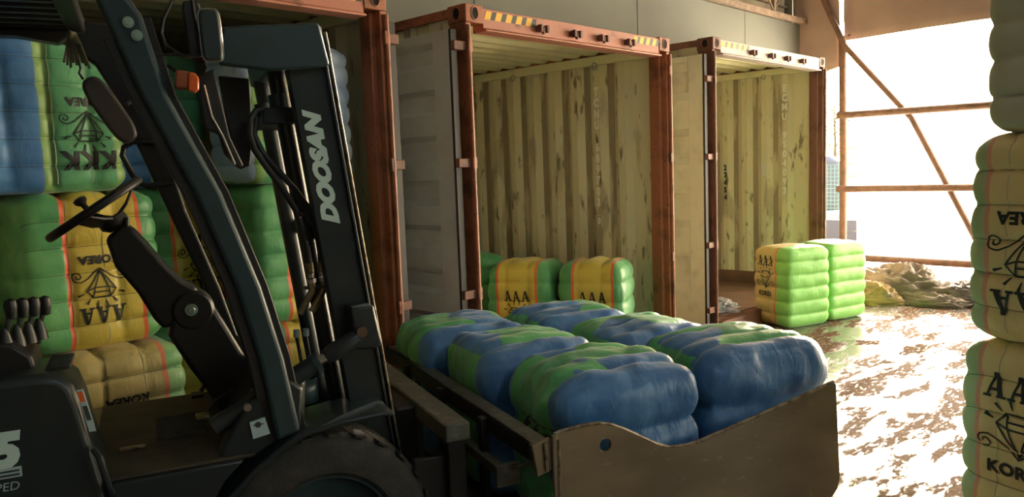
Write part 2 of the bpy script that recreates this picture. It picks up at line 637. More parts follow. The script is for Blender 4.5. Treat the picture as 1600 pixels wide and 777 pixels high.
tag(sh, 'white translucent plastic sheet stretched behind the scaffold bars, glowing with daylight', 'sheet')
for i in range(9):
    z = 0.25 + i * 0.42
    MB().tube([(XE + 0.16, 4.42, z), (XE + 0.08, 4.47, z + 0.01), (XE - 0.0, 4.54, z)], 0.008, 6).build('tie_cord', M_gasket, sh)

# ------------------------------------------------------------------ outside, seen through the gap
fe = empty('mesh_fence', (16, 6.3, 0))
tag(fe, 'green welded wire mesh fence panel standing in the yard beyond the pole', 'fence')
M_fgreen = mat('fence_green', (0.10, 0.34, 0.24), 0.5)
M_dark = mat('yard_dark', (0.10, 0.095, 0.12), 0.7)
fm = MB(ox=16, oy=6.3)
for i in range(36):
    y = 4.9 + i * 0.075
    fm.tube([(16, y, 0.62), (16, y, 1.66)], 0.004, 4, caps=False)
for i in range(14):
    z = 0.62 + i * 0.08
    fm.tube([(16, 4.9, z), (16, 7.6, z)], 0.004, 4, caps=False)
wm = fm.build('wire_mesh', M_fgreen, fe)
wm['kind'] = 'stuff'
for y in (4.9, 7.6):
    MB(ox=16, oy=6.3).cyl((16, y, -0.02), (16, y, 1.75), 0.03, 10).build('post', M_fgreen, fe)
lw = MB(ox=15.8, oy=6).box(15.75, 15.9, 4.7, 8, -0.02, 0.56).build('low_wall', M_dark, bevel=0.02)
lw.location = (15.8, 6, 0)
tag(lw, 'dark low wall at the foot of the green mesh fence', 'wall')
tk = MB().lathe([(0.0, 1.25), (0.28, 1.22), (0.42, 1.10), (0.46, 0.9), (0.46, 0.1), (0.42, 0.0), (0, 0)], (0, 0, 0), 'z', 28).build('water_tank', M_dark)
tk.location = (18.0, 7.35, 0.62)
tag(tk, 'dark rounded tank showing above the green mesh fence', 'tank')
pl = MB().box(-0.6, 0.6, -0.6, 0.6, 0, 0.64).build('plinth', M_yard, bevel=0.02)
pl.location = (18.0, 7.35, -0.02)
tag(pl, 'concrete plinth under the dark rounded tank', 'plinth')
tr = empty('young_tree', (19.5, 7.6, 0))
tag(tr, 'thin leafy tree in the yard above the green mesh fence', 'tree')
M_leaf = mat('leaf', (0.20, 0.20, 0.10), 0.6)
M_bark = mat('bark', (0.14, 0.10, 0.07), 0.8)
tb = MB()
tb.tube([(0, 0, 0), (0.03, 0.02, 1.2), (-0.02, 0, 2.2), (0.02, 0.05, 3.1)], [0.06, 0.045, 0.03, 0.012], 8)
rnd = random.Random(3)
tips = []
for i in range(16):
    z = 1.3 + i * 0.11
    a = i * 2.4
    L_ = 0.55 - 0.02 * i
    e = (math.cos(a) * L_, math.sin(a) * L_, z + 0.35)
    tb.tube([(0, 0, z), (e[0] * 0.5, e[1] * 0.5, z + 0.2), e], [0.014, 0.01, 0.004], 5)
    tips.append((z, e))
tb.build('trunk', M_bark, tr)
lf = MB()
for i in range(900):
    z, e = rnd.choice(tips)
    tt = rnd.uniform(0.3, 1.1)
    p = Vector((e[0] * tt, e[1] * tt, z + 0.35 * tt)) + Vector([rnd.gauss(0, 0.09) for _ in range(3)])
    d1 = Vector([rnd.gauss(0, 1) for _ in range(3)]).normalized() * 0.035
    d2 = d1.orthogonal().normalized() * 0.018
    lf.add([p - d1, p + d2, p + d1, p - d2], [(0, 1, 2, 3)])
lo = lf.build('foliage', M_leaf, tr, smooth=False)
lo['kind'] = 'stuff'


# ------------------------------------------------------------------ shipping containers
def casting(parent, x0, y0, z0, m, front=True):
    """corner casting block with oval holes in the front and side"""
    b = MB().box(x0, x0 + 0.162, y0, y0 + 0.178, z0, z0 + 0.118).build('corner_casting', m, parent, bevel=0.006)
    def oval(fn, ang=0):
        vs = [fn(0.026 * math.cos(a), 0.038 * math.sin(a)) for a in [2 * PI * k / 20 for k in range(20)]]
        me = bpy.data.meshes.new('casting_hole')
        me.from_pydata(vs, [], [list(range(20))])
        me.materials.append(M_hole)
        o = bpy.data.objects.new('casting_hole', me)
        C.objects.link(o)
        o.parent = b
        ring = MB().tube([fn(0.030 * math.cos(a), 0.042 * math.sin(a)) for a in [2 * PI * k / 20 for k in range(20)]], 0.005, 6, closed=True)
        ring.build('casting_rim', m, b)
    cx, cz = x0 + 0.081, z0 + 0.06
    oval(lambda a, c: (cx + a, y0 - 0.0015, cz + c))
    cy = y0 + 0.089
    oval(lambda a, c: (x0 - 0.0015, cy + a * 1.2, cz + c))
    return b


def corrugated(axis, a0, a1, base, depth, pitch, phase=0.0):
    """trapezoid profile points (along, offset)"""
    pts = []
    a = a0
    top, slope = pitch * 0.26, pitch * 0.24
    pts.append((a0, base))
    a = a0 + phase
    while a + pitch < a1:
        pts += [(a, base), (a + slope, base + depth), (a + slope + top, base + depth), (a + 2 * slope + top, base)]
        a += pitch
    pts.append((a1, base))
    out = []
    for p in pts:
        if not out or p[0] > out[-1][0] + 1e-5:
            out.append(p)
    return out


def stripes(parent, x0, x1, z0, z1, y, n, left):
    """yellow and black hazard decal: slanted blocks"""
    w_ = (x1 - x0) / n
    for i in range(n):
        a = x0 + i * w_
        s = 0.022
        for c_, q0, q1 in ((M_yel, 0.0, 0.55), (M_blk, 0.55, 1.0)):
            vs = [(a + q0 * w_, y, z0), (a + q1 * w_, y, z0), (a + q1 * w_ + s, y, z1), (a + q0 * w_ + s, y, z1)]
            me = bpy.data.meshes.new('hazard_stripe')
            me.from_pydata(vs, [], [(0, 1, 2, 3)])
            me.materials.append(c_)
            o = bpy.data.objects.new('hazard_stripe', me)
            C.objects.link(o)
            o.parent = parent


def container(label, x, y, Wd, H, m_post, m_head, m_side, door_m, left_door=True, right_door=False, bays=5, L_=6.06, dooroff=0.06, keeps=4):
    t = empty('shipping_container', (x, y, 0))
    tag(t, label, 'container', 'open-ended shipping containers side by side')
    # corner posts with a stepped section, castings, header, sill
    for s in (0, 1):
        X = 0 if s == 0 else Wd - 0.162
        p = MB()
        if s == 0:
            p.prism([(0, 0.0), (0.05, 0.0), (0.05, 0.055), (0.085, 0.055), (0.085, 0.16), (0, 0.16)], 0.10, H - 0.118, 'z')
        else:
            p.prism([(Wd, 0.0), (Wd - 0.05, 0.0), (Wd - 0.05, 0.055), (Wd - 0.085, 0.055), (Wd - 0.085, 0.16), (Wd, 0.16)], 0.10, H - 0.118, 'z')
        po = p.build('corner_post', m_post, t, bevel=0.006)
        MB().tube([((0.012 if s == 0 else Wd - 0.012), -0.012, 0.12), ((0.012 if s == 0 else Wd - 0.012), -0.012, H - 0.14)], 0.016, 10).build('hinge_rod', m_post, po)
        for hz in (0.32, 0.98, 1.86, 2.62):
            hx = -0.014 if s == 0 else Wd - 0.046
            MB().box(hx + 0.010, hx + 0.050, -0.026, 0.01, hz - 0.042, hz + 0.042).build('hinge_lug', m_post, po, bevel=0.006)
        casting(t, X, -0.006, H - 0.118, m_post)
        casting(t, X, -0.006, 0.0, m_post)
    hd = MB().prism([(0.0, H - 0.015), (0.0, H - 0.145), (-0.028, H - 0.155), (-0.028, H - 0.168), (0.10, H - 0.168), (0.10, H - 0.015)], 0.162, Wd - 0.162, 'x').build('header_beam', m_head, t, bevel=0.004)
    ln = Wd - 0.324
    stripes(hd, 0.172, 0.172 + 0.24 * ln, H - 0.085, H - 0.03, -0.0025, 5, True)
    stripes(hd, Wd - 0.172 - 0.18 * ln, Wd - 0.178, H - 0.085, H - 0.03, -0.0025, 4, False)
    for k in range(keeps):
        kx = 0.162 + ln * (0.27, 0.45, 0.61, 0.78)[k]
        q = MB().box(kx - 0.045, kx + 0.045, -0.022, 0.0, H - 0.118, H - 0.075)
        q.box(kx - 0.045, kx - 0.022, -0.055, -0.02, H - 0.122, H - 0.07)
        q.box(kx + 0.022, kx + 0.045, -0.055, -0.02, H - 0.122, H - 0.07)
        q.cyl((kx, -0.035, H - 0.135), (kx, -0.035, H - 0.085), 0.013, 8)
        q.build('lock_keeper', M_box_brown, hd, bevel=0.003)
    MB().box(0.162, Wd - 0.162, 0.0, 0.12, 0.0, 0.165).build('door_sill', m_post, t, bevel=0.006)
    # rails
    for X in (0.0, Wd - 0.06):
        MB().box(X, X + 0.06, 0.16, L_, H - 0.075, H - 0.012).build('top_rail', m_post, t, bevel=0.004)
        MB().box(X, X + 0.06, 0.16, L_, 0.0, 0.165).build('bottom_rail', m_post, t, bevel=0.004)
        # kick strip inside
        xi = 0.06 if X == 0 else Wd - 0.072
        MB().box(xi, xi + 0.012, 0.12, L_ - 0.1, 0.165, 0.33).build('kick_strip', M_plywood, t)
        xi2 = 0.045 if X == 0 else Wd - 0.10
        MB().box(xi2, xi2 + 0.055, 0.16, L_ - 0.1, H - 0.15, H - 0.07).build('inner_rail', M_cream_clean, t, bevel=0.004)
    fl = MB()
    nb_ = 7
    fw_ = (Wd - 0.13) / nb_
    for k in range(nb_):
        MB().box(0.065 + k * fw_ + 0.002, 0.065 + (k + 1) * fw_ - 0.002, 0.122, L_ - 0.05, 0.13, 0.168).build('floor_board', M_plywood, t)
    # side walls: vertical corrugation
    for s in (0, 1):
        X = 0.02 if s == 0 else Wd - 0.02
        dd = 0.040 if s == 0 else -0.040
        pts = corrugated('y', 0.36, L_ - 0.06, 0.0, 1.0, 0.278, 0.02)
        th = 0.004 if s == 0 else -0.004
        full = [(0.16, 0.0)] + pts
        b = MB()
        z0, z1 = 0.16, H - 0.075
        # indented bays coloured separately: outer flats recessed, scuffed and darkened to paint in shade
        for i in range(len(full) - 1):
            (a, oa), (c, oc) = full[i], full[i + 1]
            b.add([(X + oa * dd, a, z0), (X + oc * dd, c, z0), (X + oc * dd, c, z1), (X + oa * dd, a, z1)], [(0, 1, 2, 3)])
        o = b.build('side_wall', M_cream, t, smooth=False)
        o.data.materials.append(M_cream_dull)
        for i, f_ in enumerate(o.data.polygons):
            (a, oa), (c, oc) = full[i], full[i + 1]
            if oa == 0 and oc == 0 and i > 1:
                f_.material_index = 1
        so = o.modifiers.new('sheet', 'SOLIDIFY')
        so.thickness = 0.003
        o.data.materials[0] = M_cream
        # lashing rings on the upper rail
    for k in range(5):
        yy = 0.75 + k * 1.05
        for X in (0.10, Wd - 0.10):
            c0 = (X, yy, H - 0.16)
            MB().tube([(c0[0], c0[1] + 0.028 * math.cos(a), c0[2] + 0.028 * math.sin(a)) for a in [2 * PI * q / 14 for q in range(14)]], 0.006, 6, closed=True).build('lashing_ring', M_steel, t)
    # roof: transverse corrugation
    pts = corrugated('y', 0.14, L_ - 0.06, 0.0, 1.0, 0.209, 0.05)
    b = MB()
    for i in range(len(pts) - 1):
        (a, oa), (c, oc) = pts[i], pts[i + 1]
        z = H - 0.058
        b.add([(0.06, a, z + oa * 0.036), (Wd - 0.06, a, z + oa * 0.036), (Wd - 0.06, c, z + oc * 0.036), (0.06, c, z + oc * 0.036)], [(0, 1, 2, 3)])
    o = b.build('roof_sheet', M_cream_clean, t, smooth=False)
    so = o.modifiers.new('sheet', 'SOLIDIFY')
    so.thickness = 0.003
    # end wall
    b = MB()
    pts = corrugated('x', 0.06, Wd - 0.06, 0.0, 1.0, 0.25, 0.05)
    for i in range(len(pts) - 1):
        (a, oa), (c, oc) = pts[i], pts[i + 1]
        b.add([(a, L_ - 0.08 + oa * 0.04, 0.16), (c, L_ - 0.08 + oc * 0.04, 0.16), (c, L_ - 0.08 + oc * 0.04, H - 0.05), (a, L_ - 0.08 + oa * 0.04, H - 0.05)], [(0, 1, 2, 3)])
    o = b.build('end_wall', M_cream, t, smooth=False)
    so = o.modifiers.new('sheet', 'SOLIDIFY')
    so.thickness = 0.003
    # doors folded back along the sides
    dw = Wd / 2 - 0.06
    for s in (0, 1):
        if (s == 0 and not left_door) or (s == 1 and not right_door):
            continue
        sg = -1 if s == 0 else 1
        X = 0 if s == 0 else Wd
        z0, z1 = 0.14, H - 0.17
        xo = X + sg * (dooroff + 0.05)        # face looking away from the container
        xi = X + sg * dooroff
        def q(a, b_):
            return (min(a, b_), max(a, b_))
        d = empty('door', (0, 0, 0))
        d.parent = t
        xa, xb = q(xo, xi)
        y0, y1 = 0.05, 0.05 + dw
        fm_ = MB()
        fm_.box(xa, xb, y0, y0 + 0.16, z0, z1)
        fm_.box(xa, xb, y1 - 0.10, y1, z0, z1)
        fm_.box(xa, xb, y0 + 0.16, y1 - 0.10, z0, z0 + 0.10)
        fm_.box(xa, xb, y0 + 0.16, y1 - 0.10, z1 - 0.06, z1)
        fm_.build('door_frame', door_m, d, bevel=0.004)
        hz = (z1 - 0.06 - z0 - 0.10)
        prof = []
        nb2 = bays
        seg_ = hz / nb2
        for k in range(nb2):
            za = z0 + 0.10 + k * seg_
            prof += [(xo - sg * 0.004, za), (xo - sg * 0.004, za + seg_ * 0.42), (xo - sg * 0.034, za + seg_ * 0.54), (xo - sg * 0.034, za + seg_ * 0.86), (xo - sg * 0.004, za + seg_ * 0.98)]
        prof.append((xo - sg * 0.004, z1 - 0.06))
        bb = MB()
        for i in range(len(prof) - 1):
            (xa_, za), (xb_, zb) = prof[i], prof[i + 1]
            bb.add([(xa_, y0 + 0.16, za), (xa_, y1 - 0.10, za), (xb_, y1 - 0.10, zb), (xb_, y0 + 0.16, zb)], [(0, 1, 2, 3)])
        pn = bb.build('door_panel', door_m, d, smooth=False)
        so = pn.modifiers.new('sheet', 'SOLIDIFY')
        so.thickness = 0.003
        gx = q(xo + sg * 0.001, xi - sg * 0.004)
        MB().box(gx[0], gx[1], y0 - 0.022, y0, z0, z1).build('door_gasket', M_gasket, d, bevel=0.004)
        MB().box(gx[0], gx[1], y1, y1 + 0.018, z0, z1).build('door_gasket', M_gasket, d, bevel=0.004)
        for bz in (0.55, 1.10, 1.95, z1 - 0.20, z1 - 0.09):
            for by in (0.14, 0.20):
                MB().cyl((xo, y1 - by - 0.02, bz), (xo + sg * 0.008, y1 - by - 0.02, bz), 0.010, 8).build('door_bolt', M_box_brown, d)
        for hz_ in (0.32, 0.98, 1.86, 2.62):
            ha = q(X - sg * 0.01, xo)
            MB().box(ha[0], ha[1], -0.004, 0.05, hz_ - 0.03, hz_ + 0.03).build('hinge', M_box_brown, d, bevel=0.005)
        for ry in (0.35, 0.85):
            xr = xi - sg * 0.03
            MB().cyl((xr, ry, z0 - 0.02), (xr, ry, z1 + 0.02), 0.017, 10).build('locking_bar', M_steel, d)
    return t


H1 = 2.896
c1 = container('orange shipping container behind the forklift, stacked full of bales', 0.5406, 3.841, 2.438, H1, M_box_orange, M_box_header, None, M_door_grey, left_door=False, right_door=True, dooroff=0.035)
c2 = container('orange shipping container in the middle, nearly empty, grey door folded back', 3.586, 3.796, 2.438, H1, M_box_orange, M_box_header, None, M_door_grey, bays=8)
H3 = 3.03
c3 = container('brown shipping container with pale header, farthest right beside the opening', 7.03, 3.94, 2.73, H3, M_box_brown, M_box_white, None, M_door_cream, bays=4)

# stencilled numbers inside the right-hand walls
xw = 2.438 - 0.062


def vert_text(parent, s, xx, yy, ztop, dz, size, m, name='stencil_number', bold=0.006):
    for i, ch in enumerate(s):
        if ch == ' ':
            continue
        zc = ztop - dz * i
        place_text(name, ch, size, m, parent, lambda a, b_, zc=zc: (xx, yy - a * 0.8, zc + b_), bold=bold)


# the wall bulges stand proud of the flats: put the lettering on the nearest proud face
def proud(y):           # centre of the inward face of corrugation nearest y
    k = round((y - 0.38 - 0.278 * 0.37) / 0.278)
    return 0.38 + 0.278 * 0.37 + 0.278 * k


vert_text(c2, 'TCNU 689703', xw - 0.007, proud(4.42 - 3.796), 2.50, 0.104, 0.105, M_mark_white)
zb_ = 2.50 - 0.104 * 11.7
bxm = MB()
yc = proud(4.42 - 3.796)
ring = [(yc - 0.034, zb_ - 0.055), (yc + 0.034, zb_ - 0.055), (yc + 0.034, zb_ + 0.055), (yc - 0.034, zb_ + 0.055)]
bxm.tube([(xw - 0.007, a, b_) for a, b_ in ring], 0.003, 4, closed=True)
bxm.build('stencil_frame', M_mark_white, c2)
vert_text(c2, '0', xw - 0.007, yc, zb_, 0.1, 0.085, M_mark_white)
xw3 = 2.73 - 0.069
vert_text(c3, 'ECMU 9504093', xw3, proud(4.31 - 3.94), 2.70, 0.118, 0.12, M_mark_white)
vert_text(c3, '27454', xw3 - 0.0, proud(5.17 - 3.94), 1.72, 0.10, 0.10, M_mark_dark, 'marker_number', 0.006)
ps = MB().box(xw3 - 0.003, xw3, proud(4.6 - 3.94) - 0.035, proud(4.6 - 3.94) + 0.035, 1.60, 1.76).build('paper_notice', M_paper, c3)


# ------------------------------------------------------------------ bales
def surf(w, d, h, layers, cols, seed, ampL=0.026, ampC=0.012, p=9.0, rough=0.007, sag=0.02, lean=0.0, warp=1.0, colside=0.0):
    off = Vector((seed * 3.17, seed * 1.3, seed * 7.7))

    def sp(v, e):
        return math.copysign(abs(v) ** e, v)

    def f(a, b, c, out=0.0):
        s = (abs(a) ** p + abs(b) ** p + abs(c) ** p) ** (1 / p)
        x, y, z = a / s, b / s, c / s
        n = Vector((sp(x, p - 1) / w, sp(y, p - 1) / d, sp(z, p - 1) / h))
        n.normalize()
        nh = math.sqrt(max(0, 1 - n.z * n.z))
        wob = 0.10 * noise.noise(Vector((x * 1.5, y * 1.5, z * 1.2)) + off)
        zt = ((z * 0.5 + 0.5) ** warp) * layers + wob * (1 - abs(z)) * 1.2
        puff = abs(math.sin(PI * zt)) ** 0.38
        if abs(z) > 1 - 0.6 / layers:
            puff = max(puff, 1 - (1 - abs(z)) * layers * 0.6)
        ct = ((x if abs(n.y) > abs(n.x) or abs(n.z) > 0.7 else y) * 0.5 + 0.5) * cols
        pc = abs(math.sin(PI * ct)) ** 0.33
        pos = Vector((x * w / 2, y * d / 2, z * h / 2))
        disp = -ampL * (1 - puff) * nh - ampC * (1 - pc) * ((1.0 if abs(n.y) > abs(n.x) else colside) if abs(n.z) < 0.7 else (2.0 if z > 0 else 0))
        disp += rough * noise.noise(pos * 5.0 + off) + rough * 0.5 * noise.noise(pos * 14.0 + off)
        if n.z > 0.3:
            disp += rough * 1.1 * (abs(noise.noise(Vector((pos.x * 9, pos.y * 4, 0)) + off)) - 0.2)
        pos += n * (disp + out)
        pos.z += h / 2
        if z > 0:
            pos.z += sag * (1 - x * x) * (1 - y * y) * z
        if pos.z < 0:
            pos.z = 0.0
        pos.x += lean * (pos.z)
        return pos
    return f


def bale_mesh(f, m, layers, nx=36, ny=28, per=10):
    nz = layers * per
    vs, idx, fs = [], {}, []

    def vid(i, j, k):
        key = (i, j, k)
        if key not in idx:
            idx[key] = len(vs)
            vs.append(tuple(f(i / nx * 2 - 1, j / ny * 2 - 1, k / nz * 2 - 1)))
        return idx[key]
    for i in range(nx):
        for k in range(nz):
            fs.append((vid(i, 0, k), vid(i + 1, 0, k), vid(i + 1, 0, k + 1), vid(i, 0, k + 1)))
            fs.append((vid(i, ny, k), vid(i, ny, k + 1), vid(i + 1, ny, k + 1), vid(i + 1, ny, k)))
    for j in range(ny):
        for k in range(nz):
            fs.append((vid(0, j, k), vid(0, j, k + 1), vid(0, j + 1, k + 1), vid(0, j + 1, k)))
            fs.append((vid(nx, j, k), vid(nx, j + 1, k), vid(nx, j + 1, k + 1), vid(nx, j, k + 1)))
    for i in range(nx):
        for j in range(ny):
            fs.append((vid(i, j, nz), vid(i + 1, j, nz), vid(i + 1, j + 1, nz), vid(i, j + 1, nz)))
            fs.append((vid(i, j, 0), vid(i, j + 1, 0), vid(i + 1, j + 1, 0), vid(i + 1, j, 0)))
    me = bpy.data.meshes.new('fabric_bale')
    me.from_pydata(vs, [], fs)
    me.shade_smooth()
    me.materials.append(m)
    return me


def ribbon(vs, fs, pts, wd, closed=False):
    """polyline with width as quads"""
    pts = [Vector(p) for p in pts]
    n = len(pts)
    for i in range(n if closed else n - 1):
        a, b = pts[i], pts[(i + 1) % n]
        t = (b - a)
        L_ = t.length
        if L_ < 1e-6:
            continue
        t /= L_
        s = Vector((-t.y, t.x)) * wd / 2
        e = t * wd * 0.25
        k = len(vs)
        vs += [a - e - s, b + e - s, b + e + s, a - e + s]
        fs.append((k, k + 1, k + 2, k + 3))


def slab_A(vs, fs, cx, cy, w, h):
    def q(pts):
        k = len(vs)
        vs.extend([Vector((cx + (x - 0.5) * w, cy + (y - 0.5) * h)) for x, y in pts])
        fs.append(tuple(range(k, k + len(pts))))
    q([(0.12, 0), (0.24, 0), (0.52, 1), (0.40, 1)])
    q([(0.64, 0), (0.90, 0), (0.60, 1), (0.40, 1)])
    q([(0.26, 0.26), (0.72, 0.26), (0.70, 0.37), (0.28, 0.37)])
    q([(0.0, 0), (0.36, 0), (0.36, 0.10), (0.0, 0.10)])
    q([(0.56, 0), (1.0, 0), (1.0, 0.10), (0.56, 0.10)])


TXT = {}


def art(kind, sc=1.0, parts=('top', 'gem', 'bottom')):
    """printed artwork, upright, centred on (0,0), in metres: big letters, rays, gem, scrolls, KOREA"""
    vs, fs = [], []
    if 'top' in parts:
        if kind == 'AAA':
            for i in (-1, 0, 1):
                slab_A(vs, fs, i * 0.082, 0.185, 0.078, 0.095)
        else:
            if 'K' not in TXT:
                TXT['K'] = text_mesh('K', 0.135, bold=0.006)
            tv, tf = TXT['K']
            for i in (-1, 0, 1):
                k = len(vs)
                vs += [Vector((x + i * 0.098, y + 0.185)) for x, y in tv]
                fs += [tuple(j + k for j in f_) for f_ in tf]
    if 'gem' in parts:
        wd = 0.007
        g = [(-0.045, 0.085), (0.045, 0.085), (0.075, 0.045), (0.0, -0.065), (-0.075, 0.045)]
        ribbon(vs, fs, g, wd, True)
        ribbon(vs, fs, [(-0.075, 0.045), (-0.035, 0.03), (0.035, 0.03), (0.075, 0.045)], wd)
        ribbon(vs, fs, [(-0.045, 0.085), (-0.035, 0.03), (0.0, -0.065), (0.035, 0.03), (0.045, 0.085)], wd)
        ribbon(vs, fs, [(-0.035, 0.055), (0.035, 0.055)], wd)
        for sgn in (-1, 1):
            sp_ = [(sgn * 0.0, -0.075), (sgn * 0.03, -0.052), (sgn * 0.065, -0.022), (sgn * 0.10, -0.005)]
            for q_ in range(16):
                a = PI / 2 - q_ * 0.55
                r = 0.030 * (1 - q_ / 19)
                sp_.append((sgn * (0.115 + r * math.cos(a)), -0.036 + r * math.sin(a)))
            ribbon(vs, fs, sp_, 0.006)
        for a in (20, 52, 78, 102, 128, 160):
            c_, s_ = math.cos(math.radians(a)), math.sin(math.radians(a))
            k = len(vs)
            p0 = Vector((c_ * 0.092, 0.035 + s_ * 0.070))
            p1 = Vector((c_ * 0.128, 0.035 + s_ * 0.105))
            n_ = Vector((-s_, c_)) * 0.006
            vs += [p0 - n_ * 0.4, p1 - n_, p1 + n_, p0 + n_ * 0.4]
            fs.append((k, k + 1, k + 2, k + 3))
    if 'bottom' in parts:
        if 'KOREA' not in TXT:
            TXT['KOREA'] = text_mesh('KOREA', 0.062, bold=0.0028, spacing=1.05)
        tv, tf = TXT['KOREA']
        k = len(vs)
        vs += [Vector((x, y - 0.125)) for x, y in tv]
        fs += [tuple(j + k for j in f_) for f_ in tf]
    return [v * sc for v in vs], fs


def print_on(bale, f, w, h, kind, sc=1.0, cx=0.0, cz=0.0, flip=False, parts=('top', 'gem', 'bottom'), gap=0.0035, stretch=1.0):
    vs, fs = art(kind, sc, parts)
    bm = bmesh.new()
    bv = [bm.verts.new((v.x, v.y * stretch, 0)) for v in vs]
    for q in fs:
        try:
            bm.faces.new([bv[i] for i in q])
        except ValueError:
            pass
    bmesh.ops.triangulate(bm, faces=bm.faces[:])
    for _ in range(3):
        es = [e for e in bm.edges if e.calc_length() > 0.020]
        if not es:
            break
        bmesh.ops.subdivide_edges(bm, edges=es, cuts=1)
        bmesh.ops.triangulate(bm, faces=[x for x in bm.faces if len(x.verts) > 3])
    for v in bm.verts:
        x, z = v.co.x, v.co.y
        if flip:
            x, z = -x, -z
        x += cx
        z += cz
        a = max(-0.97, min(0.97, x / (w / 2)))
        c_ = max(-0.97, min(0.97, z / (h / 2)))
        v.co = f(a, -1.0, c_, gap)
    me = bpy.data.meshes.new('printed_mark')
    bm.to_mesh(me)
    bm.free()
    me.materials.append(M_mark_dark)
    o = bpy.data.objects.new('printed_mark', me)
    C.objects.link(o)
    o.parent = bale
    return o


M_seam = mat('crease_shade_dark', (0.03, 0.04, 0.02), 0.6)


def seams(bale, f, layers, warp=1.0):  # thin dark lines painting crease shade along the layer seams
    for k in range(1, layers):
        c_ = 2 * (k / layers) ** (1 / warp) - 1
        pts = [f(-0.99 + 1.98 * i / 36, -1, c_, 0.0) for i in range(37)]
        MB().tube(pts, 0.0017, 4).build('crease_shade_line', M_seam, bale)


M_cord = mat('white_cord', (0.62, 0.62, 0.45), 0.5)


def cords(bale, f, xs, r=0.0022, over=True):
    for a in xs:
        pts = [f(a, -1, c_ / 30 * 2 - 1, 0.001) for c_ in range(1, 30)]
        if over:
            pts += [f(a, -1 + b_ * 0.12, 1, 0.001) for b_ in range(0, 8)]
        MB().tube(pts, r, 4).build('cord', M_cord, bale)


def bale(label, cat_group, kind, loc, az, w, d, h, layers, cols, seed, m, flip=False, art_at=None, cord=None, name='fabric_bale', **sk):
    """az: compass direction (deg, clockwise from +Y) that the printed face looks towards"""
    f = surf(w, d, h, layers, cols, seed, **sk)
    me = bale_mesh(f, m, layers)
    o = bpy.data.objects.new(name, me)
    C.objects.link(o)
    o.location = loc
    o.rotation_euler = (0, 0, math.radians(180 - az))
    tag(o, label, 'bale', cat_group)
    if art_at:
        print_on(o, f, w, h, kind, flip=flip, **art_at)
    if cord:
        cords(o, f, cord)
        seams(o, f, layers)
    return o


mK = lambda c, hw: bale_mat('kbale_fabric', BLU, KGR, None, c, hw, 0, BLU2, edge=KED)
mA = lambda c, hw, sw=0.022: bale_mat('abale_fabric', GRN, YEL, ORG, c, hw, sw, GRN2)

mR = lambda: bale_mat('abale_fabric_hazed', (0.40, 0.55, 0.28), (0.88, 0.70, 0.32), (0.85, 0.38, 0.25), 0.0, 0.275, 0.022, (0.52, 0.62, 0.34))  # stack colours lifted to stand in for backlit haze

G1 = 'bales stacked in the container behind the forklift'
# --- container 1: three columns of three
bale('pale green and yellow bale seen just above the forklift floor plate', G1, 'AAA', (1.42, 4.42, 0.17), 180, 0.64, 0.66, 0.80, 6, 3, 1,
     bale_mat('abale_fabric_pale', GRN2, (0.50, 0.42, 0.16), (0.72, 0.22, 0.12), -0.02, 0.20, 0.025, (0.35, 0.55, 0.25)), flip=True, art_at=dict(cx=-0.0, cz=0.02, sc=1.0), cord=(-0.28, 0.28))
bale('yellow-banded green bale behind the steering wheel, with upside-down AAA print', G1, 'AAA', (1.36, 4.54, 0.97), 180, 0.68, 0.66, 0.80, 6, 3, 2, mA(0.05, 0.165), flip=True,
     art_at=dict(cx=0.02, cz=-0.05, sc=0.92), cord=(-0.33, 0.13), ampC=0.018)
bale('blue bale with green band and upside-down KKK print, top of the left column', G1, 'KKK', (1.22, 4.55, 1.772), 180, 0.72, 0.66, 0.78, 6, 4, 3, mK(0.15, 0.14), flip=True,
     art_at=dict(cx=0.17, cz=-0.06, sc=0.92), cord=(0.04, 0.5), ampC=0.018)
bale('green bale low in the gap between the steering column and the front pillar', G1, 'AAA', (1.98, 4.86, 0.17), 180, 0.60, 0.6, 0.80, 6, 3, 4, mA(0.05, 0.16), cord=None)
bale('green and yellow bale behind the guard pillars, second column, middle tier', G1, 'AAA', (1.96, 4.90, 0.97), 180, 0.62, 0.6, 0.80, 6, 3, 5, mA(0.11, 0.14), flip=True,
     art_at=dict(cx=0.12, cz=-0.02, sc=0.95), cord=(0.0, 0.5))
bale('blue and green bale seen between the front pillar and the amber lamp', G1, 'KKK', (1.88, 4.90, 1.772), 180, 0.62, 0.6, 0.78, 6, 4, 6, mK(0.14, 0.14), cord=(0.3,))
bale('green bale behind the mast, third column, bottom tier', G1, 'AAA', (2.48, 4.30, 0.17), 180, 0.60, 0.5, 0.80, 6, 3, 7, mA(0.0, 0.16))
bale('green bale behind the mast, middle tier, its edge showing right of the mast', G1, 'AAA', (2.48, 4.27, 0.97), 180, 0.68, 0.5, 0.80, 6, 3, 8, mA(0.0, 0.14), flip=True)
bale('pale blue bale bulging out right of the mast, top tier of the third column', G1, 'KKK', (2.47, 4.25, 1.772), 180, 0.72, 0.5, 0.80, 7, 3, 9,
     bale_mat('kbale_pale', (0.38, 0.52, 0.78), KGR, None, -0.12, 0.14, 0, (0.60, 0.70, 0.85), edge=KED))

